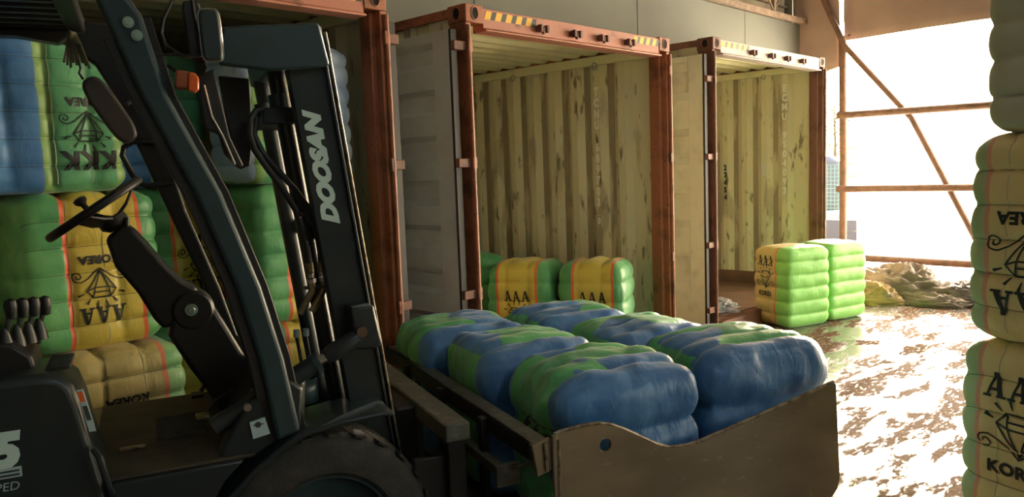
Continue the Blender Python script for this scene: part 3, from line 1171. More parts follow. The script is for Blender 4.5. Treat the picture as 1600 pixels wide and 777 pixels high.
# --- container 2: two printed bales and a green one behind
G2 = 'bales on the floor of the middle container'
bale('left one of two yellow and green bales in the middle container', G2, 'AAA', (5.12, 4.74, 0.17), 250, 0.62, 0.56, 0.82, 5, 3, 11, mA(0.0, 0.17), art_at=dict(cx=0.0, cz=-0.06, sc=1.0), p=6, ampC=0.022)
bale('right one of two yellow and green bales in the middle container', G2, 'AAA', (5.39, 4.17, 0.17), 247, 0.60, 0.56, 0.82, 5, 3, 12, mA(0.03, 0.16), art_at=dict(cx=0.03, cz=-0.06, sc=1.0), p=6, ampC=0.022)
bale('all-green bale deeper in the middle container, half hidden by the left door post', G2, 'AAA', (5.06, 5.62, 0.17), 290, 0.66, 0.8, 0.84, 6, 3, 13,
     bale_mat('green_fabric', GRN, None, None, 0, 0, 0, GRN2))

# --- two bales standing before container 3
G3 = 'bright green bales standing by the yard opening'
BRG = (0.22, 0.60, 0.11)
BRG2 = (0.28, 0.68, 0.16)
bale('bright green bale with small AAA print on its yellow side, by the farthest container', G3, 'AAA', (8.27, 3.70, 0.0), 293, 0.56, 0.62, 0.86, 6, 2, 21,
     bale_mat('abale_bright', BRG, (0.55, 0.45, 0.16), ORG, -0.07, 0.15, 0.02, BRG2), art_at=dict(cx=-0.06, cz=0.07, sc=0.95, stretch=1.25), p=9, ampL=0.026)
bale('plain bright green bale standing right of the printed one, by the bright opening', G3, 'AAA', (8.87, 3.50, 0.0), 288, 0.50, 0.62, 0.86, 6, 2, 22,
     bale_mat('green_bright', BRG, None, None, 0, 0, 0, BRG2), p=9, ampL=0.026)

# --- stack at the right edge of the frame
G4 = 'bales stacked at the right edge'
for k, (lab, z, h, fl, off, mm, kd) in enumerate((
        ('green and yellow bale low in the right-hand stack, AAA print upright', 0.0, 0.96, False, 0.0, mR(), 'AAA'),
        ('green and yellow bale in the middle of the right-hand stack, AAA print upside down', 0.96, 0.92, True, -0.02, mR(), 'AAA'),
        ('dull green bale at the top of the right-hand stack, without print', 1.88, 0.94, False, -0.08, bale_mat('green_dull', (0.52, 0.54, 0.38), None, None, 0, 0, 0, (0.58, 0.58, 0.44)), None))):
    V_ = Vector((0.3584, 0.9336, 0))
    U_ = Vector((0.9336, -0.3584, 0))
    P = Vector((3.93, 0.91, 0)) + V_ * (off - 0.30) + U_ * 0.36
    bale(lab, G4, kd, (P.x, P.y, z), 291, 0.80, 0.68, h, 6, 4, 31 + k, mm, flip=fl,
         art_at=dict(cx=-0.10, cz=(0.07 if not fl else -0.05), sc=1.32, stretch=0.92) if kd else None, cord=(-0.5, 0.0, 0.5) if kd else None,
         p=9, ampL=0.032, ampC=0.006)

# ------------------------------------------------------------------ forklift: local axes x = forward, y = across (away from camera), z up
RZ = -math.radians(21.0)
U = Vector((math.cos(RZ), math.sin(RZ), 0))
V = Vector((-math.sin(RZ), math.cos(RZ), 0))
V0 = 3.4
F = empty('forklift', V * V0, RZ)
tag(F, 'dark counterbalance forklift with overhead guard and tilted mast, carrying the bin', 'forklift')


def fb():
    return MB(oy=V0)


# wheels
def wheel(u, v, r, wd, name):
    w_ = fb().lathe([(r * 0.60, -wd * 0.42), (r * 0.66, -wd * 0.5), (r * 0.86, -wd * 0.5), (r * 0.95, -wd * 0.44), (r, -wd * 0.34), (r, wd * 0.34), (r * 0.95, wd * 0.44), (r * 0.86, wd * 0.5), (r * 0.6, wd * 0.5)], (u, v, r), 'y', 64).build(name, M_rubber, F)
    for k in range(26):
        a = 2 * PI * k / 26
        ca, sa = math.cos(a), math.sin(a)
        da = 0.055
        for side in (-1, 1):
            a2 = a + (0.12 if side > 0 else 0)
            pts = []
            for rr in (r * 0.98, r * 1.004):
                for yy, sh_ in ((side * wd * 0.46, 0.0), (side * wd * 0.04, 0.10)):
                    for s_ in (-da, da):
                        an = a2 + s_ + sh_
                        pts.append((u + rr * math.cos(an), v + yy, r + rr * math.sin(an)))
            lug = fb()
            lug.add(pts, [(0, 1, 3, 2), (4, 6, 7, 5), (0, 4, 5, 1), (2, 3, 7, 6), (0, 2, 6, 4), (1, 5, 7, 3)])
            lug.build('tread_lug', M_rubber, w_)
    rim = fb().lathe([(0.02, -wd * 0.16), (r * 0.34, -wd * 0.16), (r * 0.40, -wd * 0.22), (r * 0.56, -wd * 0.30), (r * 0.60, -wd * 0.44), (r * 0.63, -wd * 0.45), (r * 0.63, -wd * 0.2), (r * 0.5, wd * 0.3), (0.02, wd * 0.3)], (u, v, r), 'y', 48).build('rim', M_fl_teal, w_)
    hub = fb().lathe([(0.0, -wd * 0.36), (0.05, -wd * 0.35), (0.065, -wd * 0.30), (0.075, -wd * 0.16)], (u, v, r), 'y', 24).build('hub', M_fl, w_)
    for k in range(6):
        a = 2 * PI * k / 6 + 0.3
        fb().cyl((u + 0.11 * math.cos(a), v - wd * 0.22, r + 0.11 * math.sin(a)), (u + 0.11 * math.cos(a), v - wd * 0.14, r + 0.11 * math.sin(a)), 0.012, 6).build('lug_nut', M_steel, w_)
    return w_


wheel(0.535, 3.005, 0.42, 0.27, 'front_wheel')
wheel(0.535, 3.83, 0.42, 0.27, 'front_wheel')
wheel(-1.25, 3.06, 0.32, 0.22, 'rear_wheel')
wheel(-1.25, 3.80, 0.32, 0.22, 'rear_wheel')

# chassis, floor, rear body
fb().prism([(-0.60, 0.30), (0.10, 0.30), (0.12, 0.62), (0.17, 0.74), (0.25, 0.80), (-0.22, 0.80), (-0.60, 0.80)], 2.93, 3.95).build('chassis', M_fl, F, bevel=0.02)
fb().prism([(-0.17, 0.655), (0.14, 0.655), (0.19, 0.735), (0.26, 0.80), (-0.17, 0.80)], 2.885, 2.93).build('side_step', M_fl, F, bevel=0.008)
fb().box(-0.235, 0.30, 2.91, 3.90, 0.80, 0.812).build('floor_mat', M_mat, F, bevel=0.003)
for k in range(9):
    fb().box(-0.02 + k * 0.0, 0.16, 3.25 + k * 0.035, 3.268 + k * 0.035, 0.812, 0.824).build('tread_rib', M_mat, F, bevel=0.003)
fb().box(-0.15, -0.06, 3.18, 3.20, 0.812, 0.826).build('floor_latch', M_brass, F, bevel=0.004)
# rear cowl with rounded front corner
cw = fb()
ring_pts = [(-1.05, 1.20), (-0.34, 1.20), (-0.29, 1.185), (-0.255, 1.15), (-0.235, 1.08), (-0.18, 0.74), (-0.18, 0.50), (-1.05, 0.50)]
cw.prism(ring_pts, 2.90, 3.20)
cw.build('engine_cowl', M_fl, F, bevel=0.03, seg=4)
fb().prism([(-1.05, 0.45), (-1.05, 1.28), (-1.25, 1.32), (-1.75, 1.22), (-1.95, 0.95), (-1.95, 0.35), (-1.60, 0.28), (-1.58, 0.55), (-1.42, 0.68), (-1.1, 0.68), (-0.95, 0.45)], 2.88, 3.98).build('counterweight', M_fl, F, bevel=0.05, seg=3)
fb().prism([(-1.05, 0.98), (-0.52, 0.98), (-0.46, 0.90), (-0.44, 0.50), (-1.05, 0.50)], 3.20, 3.96).build('battery_hood', M_fl_black, F, bevel=0.02)
# louvres on the cowl top, levers, small lids
for k in range(7):
    fb().box(-0.335 - 0.0, -0.262, 2.96 + k * 0.032, 2.975 + k * 0.032, 1.196, 1.21).build('louvre', M_fl_black, F, bevel=0.003)
lb = fb().prism([(-0.52, 1.18), (-0.37, 1.18), (-0.375, 1.24), (-0.43, 1.29), (-0.52, 1.30)], 3.02, 3.26).build('lever_box', M_fl_black, F, bevel=0.012)
for k in range(4):
    uu = -0.44 + 0.028 * k
    vv = 3.06 + 0.05 * k
    l_ = fb().tube([(uu - 0.02, vv, 1.25), (uu - 0.005, vv, 1.33), (uu + 0.01, vv, 1.40 - 0.006 * k)], 0.008, 8).build('lever', M_fl_black, lb)
    fb().lathe([(0.0, -0.05), (0.015, -0.045), (0.019, -0.02), (0.021, 0.0), (0.017, 0.016), (0.0, 0.024)], (uu + 0.012, vv, 1.415 - 0.006 * k), 'z', 14).build('lever_knob', M_fl_black, l_)
    fb().lathe([(0.026, 0.0), (0.022, 0.03), (0.014, 0.06), (0.009, 0.075)], (uu - 0.012, vv, 1.265), 'z', 12).build('lever_boot', M_fl_black, l_)
# seat
fb().prism([(-1.1, 0.98), (-0.66, 0.98), (-0.63, 1.04), (-0.66, 1.12), (-0.9, 1.11), (-1.1, 1.14)], 3.28, 3.76).build('seat', M_fl_black, F, bevel=0.03, seg=3)
fb().prism([(-1.1, 1.10), (-1.0, 1.10), (-1.08, 1.38), (-1.14, 1.64), (-1.23, 1.64), (-1.20, 1.35)], 3.28, 3.76).build('seat_backrest', M_fl_black, F, bevel=0.03, seg=3)
# model lettering on the cowl side
fx = lambda u0, z0: (lambda a, b_: (u0 + a, 2.897 - V0, z0 + b_))
place_text('model_number', '5', 0.15, M_white_vinyl, F, lambda a, b_: (-0.462 + a, 2.893 - V0, 0.965 + b_), bold=0.010, shear=0.15)
place_text('model_number', '-', 0.14, M_white_vinyl, F, lambda a, b_: (-0.60 + a, 2.893 - V0, 0.965 + b_), bold=0.010, shear=0.15)
vb = fb().box(-0.60, -0.420, 2.890, 2.899, 0.880, 0.912).build('model_plate', M_label_blue, F)
for k in range(2):
    fb().box(-0.595, -0.425, 2.888, 2.8905, 0.886 + k * 0.013, 0.892 + k * 0.013).build('plate_line', M_fl_teal, vb)
place_text('badge_text', 'EQUIPPED', 0.040, M_label_blue, F, lambda a, b_: (-0.52 + a, 2.893 - V0, 0.850 + b_), bold=0.0, shear=0.15)
# sticker on the front edge of the cowl
sk = fb().prism([(-0.246, 1.135), (-0.226, 1.135), (-0.199, 0.99), (-0.219, 0.99)], 2.892, 2.90).build('warning_sticker', M_label_blue, F)
fb().prism([(-0.243, 1.130), (-0.228, 1.130), (-0.222, 1.095), (-0.237, 1.095)], 2.889, 2.892).build('sticker_sign', M_amber, sk)
fb().prism([(-0.232, 1.08), (-0.219, 1.08), (-0.209, 1.03), (-0.222, 1.03)], 2.889, 2.892).build('sticker_symbol', M_blk, sk)
fb().tube([(-0.21, 2.885, 0.93), (-0.195, 2.86, 0.91), (-0.175, 2.86, 0.80), (-0.17, 2.885, 0.77)], 0.012, 8).build('grab_lip', M_fl, F)

# overhead guard: near pillar, far pillar, roof with slats
GL = [(-0.22, 2.50), (-0.09, 2.41), (-0.045, 2.28), (0.010, 2.12), (0.157, 1.77), (0.275, 1.42), (0.335, 1.15), (0.379, 0.84)]
GR = [(-0.16, 2.545), (-0.03, 2.48), (0.045, 2.36), (0.104, 2.10), (0.252, 1.765), (0.362, 1.42), (0.425, 1.15), (0.467, 0.86)]
gd = empty('overhead_guard')
gd.parent = F
fb().prism(GL + GR[::-1], 2.905, 2.985).build('front_pillar', M_fl_teal, gd, bevel=0.018, seg=4)
# darker recessed channel along the inner side of the pillar
fb().prism([(a - 0.012, b_ - 0.006) for a, b_ in GR[2:]] + [(a + 0.026, b_) for a, b_ in GR[2:]][::-1], 2.935, 3.01).build('pillar_seal', M_fl_black, gd, bevel=0.004)
fb().prism([(a - 0.034, b_) for a, b_ in GL[2:]] + [(a + 0.016, b_) for a, b_ in GL[2:]][::-1], 2.925, 3.0).build('pillar_channel', M_fl_black, gd, bevel=0.004)
FL_ = [(-0.30, 2.43), (-0.235, 2.405), (-0.142, 2.322), (-0.065, 2.169), (-0.003, 1.969), (0.10, 1.673), (0.234, 1.30), (0.36, 0.80)]
FR_ = [(-0.30, 2.52), (-0.05, 2.50), (0.06, 2.36), (0.10, 2.18), (0.11, 1.98), (0.178, 1.673), (0.300, 1.30), (0.43, 0.80)]
fb().prism(FL_ + FR_[::-1], 3.89, 3.96).build('front_pillar', M_fl_black, gd, bevel=0.012, seg=3)
for vv in (2.905, 3.88):
    fb().box(-1.65, -0.17, vv, vv + 0.08, 2.45, 2.54).build('roof_rail', M_fl_teal, gd, bevel=0.015)
    fb().tube([(-1.62, vv + 0.04, 2.48), (-1.72, vv + 0.04, 2.2), (-1.70, vv + 0.04, 1.2)], 0.035, 10).build('rear_pillar', M_fl_teal, gd)
for uu in (-1.65, -0.24):
    fb().box(uu, uu + 0.07, 2.95, 3.93, 2.46, 2.53).build('roof_crossbar', M_fl_black, gd, bevel=0.01)
for k in range(8):
    vv = 3.05 + k * 0.108
    fb().box(-1.6, -0.2, vv, vv + 0.045, 2.46, 2.485).build('roof_slat', M_fl_black, gd, bevel=0.006)
fb().box(-1.6, -0.28, 3.0, 3.9, 2.50, 2.515).build('roof_panel', M_fl_black, gd)
fb().prism([(-1.6, 2.425), (-0.42, 2.425), (-0.27, 2.40), (-0.20, 2.45), (-1.6, 2.45)], 3.80, 3.90).build('roof_liner', M_fl_black, gd, bevel=0.01)
for (uu, zz) in ((0.001, 2.332), (0.024, 2.291)):
    fb().cyl((uu, 2.884, zz), (uu, 2.905, zz), 0.0125, 6).build('pillar_bolt', M_zinc, gd)
    fb().cyl((uu, 2.895, zz), (uu, 2.905, zz), 0.018, 16).build('washer', M_zinc, gd)
# round-ended rear-view mirror seen from behind under the roof
pd = fb()
pts_ = []
for k in range(24):
    a = 2 * PI * k / 24
    lx = 0.145 * math.copysign(abs(math.cos(a)) ** 0.55, math.cos(a))
    ly = 0.048 * math.copysign(abs(math.sin(a)) ** 0.7, math.sin(a))
    ca, sa = math.cos(math.radians(-61)), math.sin(math.radians(-61))
    pts_.append((-0.092 + lx * ca - ly * sa, 2.105 + lx * sa + ly * ca))
pd.prism(pts_, 3.57, 3.62)
pdo = pd.build('inner_mirror', mat('mirror_housing_brown', (0.055, 0.045, 0.038), 0.4), F, bevel=0.012, seg=3)
fb().tube([(-0.03, 3.62, 2.13), (0.02, 3.70, 2.18), (0.03, 3.89, 2.15)], 0.008, 8).build('mirror_arm', M_fl_black, pdo)
# grab handle on far pillar
fb().tube([(0.075, 3.86, 1.99), (-0.02, 3.86, 1.99), (-0.058, 3.86, 1.965), (-0.066, 3.86, 1.93), (-0.035, 3.86, 1.85), (-0.012, 3.86, 1.81), (0.02, 3.86, 1.793), (0.13, 3.87, 1.80)], 0.013, 10).build('grab_handle', M_fl_black, gd)
# hanging tassel of straps and keys
ts = empty('tassel')
ts.parent = F
for k in range(9):
    du = (k - 4) * 0.006
    fb().tube([(-0.20 + du * 0.3, 3.58 + du, 2.41), (-0.20 + du, 3.58 - du, 2.36), (-0.195 + du * 1.8, 3.58 + du * 0.5, 2.29 - 0.01 * (k % 3))], 0.005, 5).build('tassel_strand', mat('tassel_cloth', (0.10, 0.09, 0.05), 0.8), ts)
fb().tube([(-0.19, 3.58, 2.30), (-0.183, 3.58, 2.27), (-0.19, 3.58, 2.25), (-0.178, 3.58, 2.225)], 0.005, 6).build('tassel_strand', M_fl_black, ts)

# steering wheel, column and its tilt joint
sw = empty('steering_wheel')
sw.parent = F
cc = Vector((-0.171, 3.45, 1.714))
ax_u = Vector((0.838, 0, 0.545))
ax_v = Vector((0, 1, 0))
nn = Vector((-0.545, 0, 0.838))
rimp = [cc + ax_u * 0.190 * math.cos(a) + ax_v * 0.190 * math.sin(a) for a in [2 * PI * k / 44 for k in range(44)]]
fb().tube(rimp, 0.017, 10, closed=True).build('rim', M_fl_black, sw)
hubc = cc - nn * 0.078 + ax_u * 0.02
for a in (PI / 2 + 0.35, PI * 3 / 2 - 0.35, 0.0):
    e = cc + ax_u * 0.182 * math.cos(a) + ax_v * 0.182 * math.sin(a)
    mid = (e + hubc) / 2 - nn * 0.008
    s_ = nn.cross((e - hubc).normalized()) * 0.036
    sp_ = fb()
    sp_.add([hubc - s_ - nn * 0.008, hubc + s_ - nn * 0.008, mid + s_ - nn * 0.008, mid - s_ - nn * 0.008, e + s_ * 0.8, e - s_ * 0.8,
             hubc - s_ + nn * 0.006, hubc + s_ + nn * 0.006, mid + s_ + nn * 0.006, mid - s_ + nn * 0.006, e + s_ * 0.8 + nn * 0.010, e - s_ * 0.8 + nn * 0.010],
            [(0, 1, 2, 3), (3, 2, 4, 5), (6, 9, 8, 7), (9, 11, 10, 8), (0, 3, 9, 6), (3, 5, 11, 9), (1, 7, 8, 2), (2, 8, 10, 4), (4, 10, 11, 5), (0, 6, 7, 1)])
    sp_.build('spoke', M_fl_black, sw, bevel=0.004)
fb().tube([hubc - nn * 0.03, hubc - nn * 0.01, hubc + nn * 0.012, hubc + nn * 0.02], [0.035, 0.055, 0.055, 0.03], 24).build('hub', M_fl_black, sw)
kb = cc - ax_u * 0.035 + ax_v * 0.185 + nn * 0.016
fb().tube([kb, kb + nn * 0.02, kb + nn * 0.035, kb + nn * 0.05, kb + nn * 0.056], [0.012, 0.012, 0.026, 0.026, 0.012], 16).build('spinner_knob', M_fl_black, sw)
col_ = empty('steering_column')
col_.parent = F
fb().prism([(-0.143, 1.597), (-0.098, 1.632), (-0.085, 1.648), (-0.048, 1.640), (0.007, 1.565), (0.071, 1.469), (0.120, 1.41), (0.17, 1.38), (0.19, 1.30), (0.12, 1.24), (0.035, 1.22), (0.003, 1.265), (-0.047, 1.376), (-0.118, 1.486)], 3.385, 3.515).build('column_cover', M_fl_black, col_, bevel=0.022, seg=4)
fb().cyl((-0.066, 3.42, 1.64), (-0.062, 3.42, 1.675), 0.011, 10).build('indicator_stalk', M_fl_black, col_)
jc = (0.150, 1.285)
fb().lathe([(0.0, -0.085), (0.07, -0.083), (0.082, -0.07), (0.085, 0.0), (0.082, 0.07)], (jc[0], 3.45, jc[1]), 'y', 32).build('tilt_joint', M_fl_black, col_)
fb().lathe([(0.0, -0.103), (0.012, -0.103), (0.016, -0.096), (0.022, -0.096), (0.026, -0.085)], (jc[0] - 0.008, 3.45, jc[1] + 0.006), 'y', 20).build('joint_bolt', M_zinc, col_)
fb().prism([(0.07, 1.27), (0.16, 1.37), (0.225, 1.308), (0.274, 1.208), (0.348, 1.046), (0.40, 0.814), (0.241, 0.812), (0.171, 0.962), (0.120, 1.05), (0.051, 1.194)], 3.375, 3.525).build('lower_column', M_fl_black, col_, bevel=0.02, seg=3)
# dash / front cowl behind the near pillar, pedals
fb().prism([(0.24, 0.80), (0.50, 0.80), (0.52, 1.02), (0.44, 1.10), (0.34, 1.06), (0.27, 0.95)], 3.02, 3.90).build('front_cowl', M_fl_black, F, bevel=0.02)
for vv in (3.28, 3.62):
    pe = fb().tube([(0.27, vv, 0.96), (0.20, vv, 0.93), (0.165, vv, 0.89)], 0.009, 8).build('pedal_arm', M_fl_black, F)
    fb().box(0.125, 0.175, vv - 0.035, vv + 0.035, 0.868, 0.882).build('pedal_pad', M_brass if vv < 3.4 else M_fl_black, pe, bevel=0.004)
# fender over the front wheel, side cheek with sticker
arc_o = [(0.10, 0.60), (0.185, 0.67), (0.30, 0.775), (0.40, 0.835), (0.470, 0.868), (0.62, 0.888), (0.785, 0.893), (0.82, 0.885)]
arc_i = [(0.82, 0.868), (0.785, 0.875), (0.62, 0.868), (0.48, 0.848), (0.41, 0.814), (0.31, 0.752), (0.20, 0.645), (0.12, 0.575)]
fb().prism(arc_o + arc_i, 2.875, 3.17).build('front_fender', M_fl, F, bevel=0.006)
fb().prism([(0.17, 0.78), (0.30, 0.79), (0.40, 0.842), (0.47, 0.874), (0.49, 1.02), (0.44, 1.06), (0.30, 1.00), (0.20, 0.86)], 2.925, 3.02).build('side_cheek', M_fl, F, bevel=0.012)
st = fb().prism([(0.289, 0.926), (0.343, 0.936), (0.358, 0.872), (0.297, 0.862)], 2.917, 2.925).build('round_sticker', M_label_blue, F)
fb().cyl((0.318, 2.9145, 0.913), (0.318, 2.917, 0.913), 0.011, 16).build('sticker_dot', M_blk, st)
fb().box(0.300, 0.338, 2.9155, 2.917, 0.912, 0.915).build('sticker_bar', M_blk, st)
fb().cyl((0.285, 2.905, 0.985), (0.285, 2.925, 0.985), 0.014, 12).build('cheek_bolt', M_steel, F)

# twin work mirrors, their bent-tube bracket, amber lamp
mi = empty('side_mirror')
mi.parent = F


def rrect(cu, cz, w_, h_, ang, n=20, pw=0.35):
    out = []
    for k in range(n):
        a = 2 * PI * k / n
        lx = w_ / 2 * math.copysign(abs(math.cos(a)) ** pw, math.cos(a))
        ly = h_ / 2 * math.copysign(abs(math.sin(a)) ** pw, math.sin(a))
        ca, sa = math.cos(math.radians(ang)), math.sin(math.radians(ang))
        out.append((cu + lx * ca - ly * sa, cz + lx * sa + ly * ca))
    return out


fb().prism(rrect(0.250, 2.295, 0.066, 0.170, 2, 28), 2.86, 2.885).build('mirror_housing', M_mirror, mi, bevel=0.008, seg=3)
fb().tube([(a, 2.872, b_) for a, b_ in rrect(0.250, 2.295, 0.068, 0.172, 2, 28)], 0.004, 6, closed=True).build('mirror_rim', M_steel, mi)
fb().prism(rrect(0.203, 2.32, 0.060, 0.19, 4, 28), 2.90, 2.925).build('mirror_housing', M_fl_black, mi, bevel=0.008, seg=3)
fb().tube([(0.17, 2.90, 2.50), (0.145, 2.90, 2.42), (0.108, 2.90, 2.345), (0.098, 2.90, 2.30), (0.108, 2.90, 2.262), (0.165, 2.90, 2.225), (0.215, 2.90, 2.232), (0.226, 2.90, 2.262), (0.206, 2.90, 2.36), (0.196, 2.90, 2.48)], 0.0065, 8).build('mirror_bracket', M_fl_black, mi)
fb().tube([(0.07, 2.93, 2.235), (0.16, 2.93, 2.235), (0.23, 2.93, 2.235)], 0.005, 6).build('mirror_stay', M_fl_black, mi)
lp = fb().prism(rrect(0.150, 2.147, 0.044, 0.060, -6, 16, 0.3), 2.87, 2.93).build('turn_signal', mat('lamp_body_brown', (0.30, 0.08, 0.03), 0.4), F, bevel=0.006)
fb().prism([(0.172, 2.172), (0.192, 2.168), (0.203, 2.150), (0.200, 2.112), (0.186, 2.102), (0.166, 2.110)], 2.862, 2.925).build('signal_lens', M_amber, lp, bevel=0.006, seg=3)
fb().tube([(0.11, 2.93, 2.20), (0.14, 2.92, 2.175), (0.15, 2.90, 2.165)], 0.006, 6).build('lamp_bracket', M_fl_black, lp)
fb().prism([(0.205, 2.17), (0.262, 2.20), (0.275, 2.12), (0.300, 1.96), (0.340, 1.855), (0.322, 1.845), (0.276, 1.90), (0.262, 1.97), (0.216, 1.99)], 2.98, 3.02).build('hose_bracket', M_fl_black, F, bevel=0.006)
fb().tube([(0.225, 2.975, 2.14), (0.243, 2.972, 2.03), (0.275, 2.972, 1.96), (0.308, 2.972, 1.86)], 0.004, 6).build('bracket_edge', M_steel, F)

# mast, tilted back
ms_ = empty('mast')
ms_.parent = F


def R_(z):
    return 0.698 + (2.326 - z) * 0.121


ZB, ZT = 0.16, 2.375


def rail(v0, v1, name, m):
    for a0, a1, y0, y1, nm in ((-0.150, -0.030, v0, v1, 'web'),):
        pass
    o = fb()
    o.prism([(R_(ZT) - 0.175, ZT), (R_(ZT) - 0.030, ZT + 0.005), (R_(ZB) - 0.030, ZB), (R_(ZB) - 0.175, ZB)], v0, v1)
    ob = o.build(name, m, ms_, bevel=0.006)
    fb().prism([(R_(ZT) - 0.034, ZT + 0.006), (R_(ZT) - 0.022, ZT + 0.006), (R_(ZB) - 0.022, ZB), (R_(ZB) - 0.034, ZB)], v0 - 0.016, v1 + 0.01).build('rail_lip', M_fl, ob, bevel=0.003)
    fb().prism([(R_(ZT) - 0.010, ZT - 0.012), (R_(ZT), ZT - 0.012), (R_(ZB), ZB), (R_(ZB) - 0.010, ZB)], v0 - 0.012, v1 + 0.01).build('rail_flange', M_bin_edge, ob, bevel=0.003)
    return ob


near_rail = rail(3.10, 3.17, 'outer_rail', M_fl)
far_rail = rail(3.78, 3.85, 'outer_rail', M_fl)
# inner rails
for v0 in (3.19, 3.72):
    fb().prism([(R_(2.30) - 0.135, 2.30), (R_(2.30) - 0.03, 2.30), (R_(ZB) - 0.03, ZB), (R_(ZB) - 0.135, ZB)], v0, v0 + 0.045).build('inner_rail', M_fl_black, ms_, bevel=0.004)
    fb().prism([(R_(2.28) - 0.145, 2.28), (R_(2.28) - 0.139, 2.28), (R_(ZB) - 0.139, ZB), (R_(ZB) - 0.145, ZB)], v0 + 0.01, v0 + 0.018).build('rail_highlight_edge', M_bin_edge, ms_)
# crossmembers
fb().prism([(R_(2.38) - 0.215, 2.375), (R_(2.38) - 0.042, 2.385), (R_(2.225) - 0.042, 2.225), (R_(2.225) - 0.215, 2.232)], 3.09, 3.86).build('top_crossmember', M_fl_teal, ms_, bevel=0.008)
for z0 in (1.55, 0.75, 0.22):
    fb().prism([(R_(z0) - 0.215 + 0.08, z0 + 0.07), (R_(z0) - 0.115, z0 + 0.07), (R_(z0) - 0.115, z0), (R_(z0) - 0.135, z0)], 3.17, 3.78).build('crossmember', M_fl_black, ms_, bevel=0.006)
fb().prism([(0.287, 2.222), (0.307, 2.359), (0.655, 2.388), (0.688, 2.228), (0.56, 2.212), (0.467, 2.205)], 3.045, 3.085).build('top_side_plate', M_fl_teal, ms_, bevel=0.01)
fb().prism([(0.305, 2.215), (0.42, 2.205), (0.42, 1.98), (0.40, 1.86), (0.36, 1.845), (0.325, 2.02)], 3.30, 3.33).build('hose_reel_plate', M_fl_black, ms_, bevel=0.006)
# lift cylinders
for v_ in (3.27, 3.68):
    a = (R_(2.24) - 0.19, v_, 2.24)
    b = (R_(0.35) - 0.19, v_, 0.35)
    cy = fb().cyl(a, b, 0.036, 20).build('lift_cylinder', M_fl, ms_)
    fb().cyl((R_(2.14) - 0.20, v_, 2.14), (R_(2.08) - 0.20, v_, 2.08), 0.040, 20).build('cylinder_collar', M_fl_teal, cy)
    fb().box(R_(2.06) - 0.28, R_(2.06) - 0.10, v_ - 0.055, v_ + 0.0, 2.02, 2.085).build('cylinder_clamp', M_fl, cy, bevel=0.006)
# hoses with fittings
h1 = fb().tube([(0.452, 3.22, 2.075), (0.425, 3.21, 2.07), (0.402, 3.20, 2.04), (0.394, 3.20, 1.98), (0.408, 3.20, 1.92), (0.455, 3.20, 1.84), (0.505, 3.20, 1.765), (0.548, 3.20, 1.68), (0.574, 3.20, 1.59), (0.587, 3.20, 1.50), (0.590, 3.20, 1.455)], 0.0125, 10).build('hydraulic_hose', M_hose, ms_)
h2 = fb().tube([(0.43, 3.25, 2.05), (0.415, 3.24, 1.98), (0.44, 3.23, 1.91), (0.50, 3.22, 1.83), (0.555, 3.22, 1.76), (0.605, 3.22, 1.68), (0.632, 3.22, 1.58), (0.641, 3.22, 1.50), (0.642, 3.22, 1.455)], 0.0125, 10).build('hydraulic_hose', M_hose, ms_)
for (uu, vv, o_h) in ((0.590, 3.20, h1), (0.642, 3.22, h2)):
    fb().tube([(uu, vv, 1.458), (uu + 0.002, vv, 1.415)], 0.0165, 12).build('hose_ferrule', M_brass, o_h)
    fb().tube([(uu + 0.003, vv, 1.413), (uu + 0.004, vv, 1.398)], 0.0145, 6).build('hose_nut', M_steel, o_h)
    fb().tube([(uu + 0.004, vv, 1.394), (uu + 0.005, vv, 1.378)], 0.019, 6).build('hose_nut', M_steel, o_h)
    fb().tube([(uu + 0.005, vv, 1.376), (uu + 0.004, vv, 1.345), (uu - 0.008, vv, 1.322), (uu - 0.032, vv, 1.285), (uu - 0.050, vv, 1.255)], 0.0145, 10).build('hose_elbow', M_brass, o_h)
fb().box(0.565, 0.672, 3.19, 3.24, 1.352, 1.362).build('hose_plate', M_fl, ms_, bevel=0.003)
for uu in (0.523, 0.560):
    fb().tube([(uu, 3.20, 1.192), (uu - 0.002, 3.20, 1.162)], 0.0125, 12).build('pipe_cap', mat('pale_cap', (0.36, 0.44, 0.42), 0.5), ms_)
    fb().tube([(uu - 0.002, 3.20, 1.165), (uu + 0.01, 3.20, 1.06), (uu + 0.03, 3.22, 0.95)], 0.007, 6).build('steel_pipe', M_fl_black, ms_)
fb().tube([(0.585, 3.19, 1.66), (0.57, 3.19, 1.655), (0.56, 3.19, 1.67)], 0.008, 6).build('hose_clip', M_fl_black, ms_)
# hose guard
gp = fb()
seg_ = 14
vs_ = []
for k in range(seg_ + 1):
    a = PI * (1.08 - 0.95 * k / seg_)
    for z_ in (0.905, 1.0):
        vs_.append((0.525 + 0.062 * math.cos(a), 3.16 - 0.06 * math.sin(a), z_))
gp.add(vs_, [(2 * k, 2 * k + 2, 2 * k + 3, 2 * k + 1) for k in range(seg_)])
g_ = gp.build('curved_guard', M_fl_teal, ms_)
so = g_.modifiers.new('sheet', 'SOLIDIFY')
so.thickness = 0.006
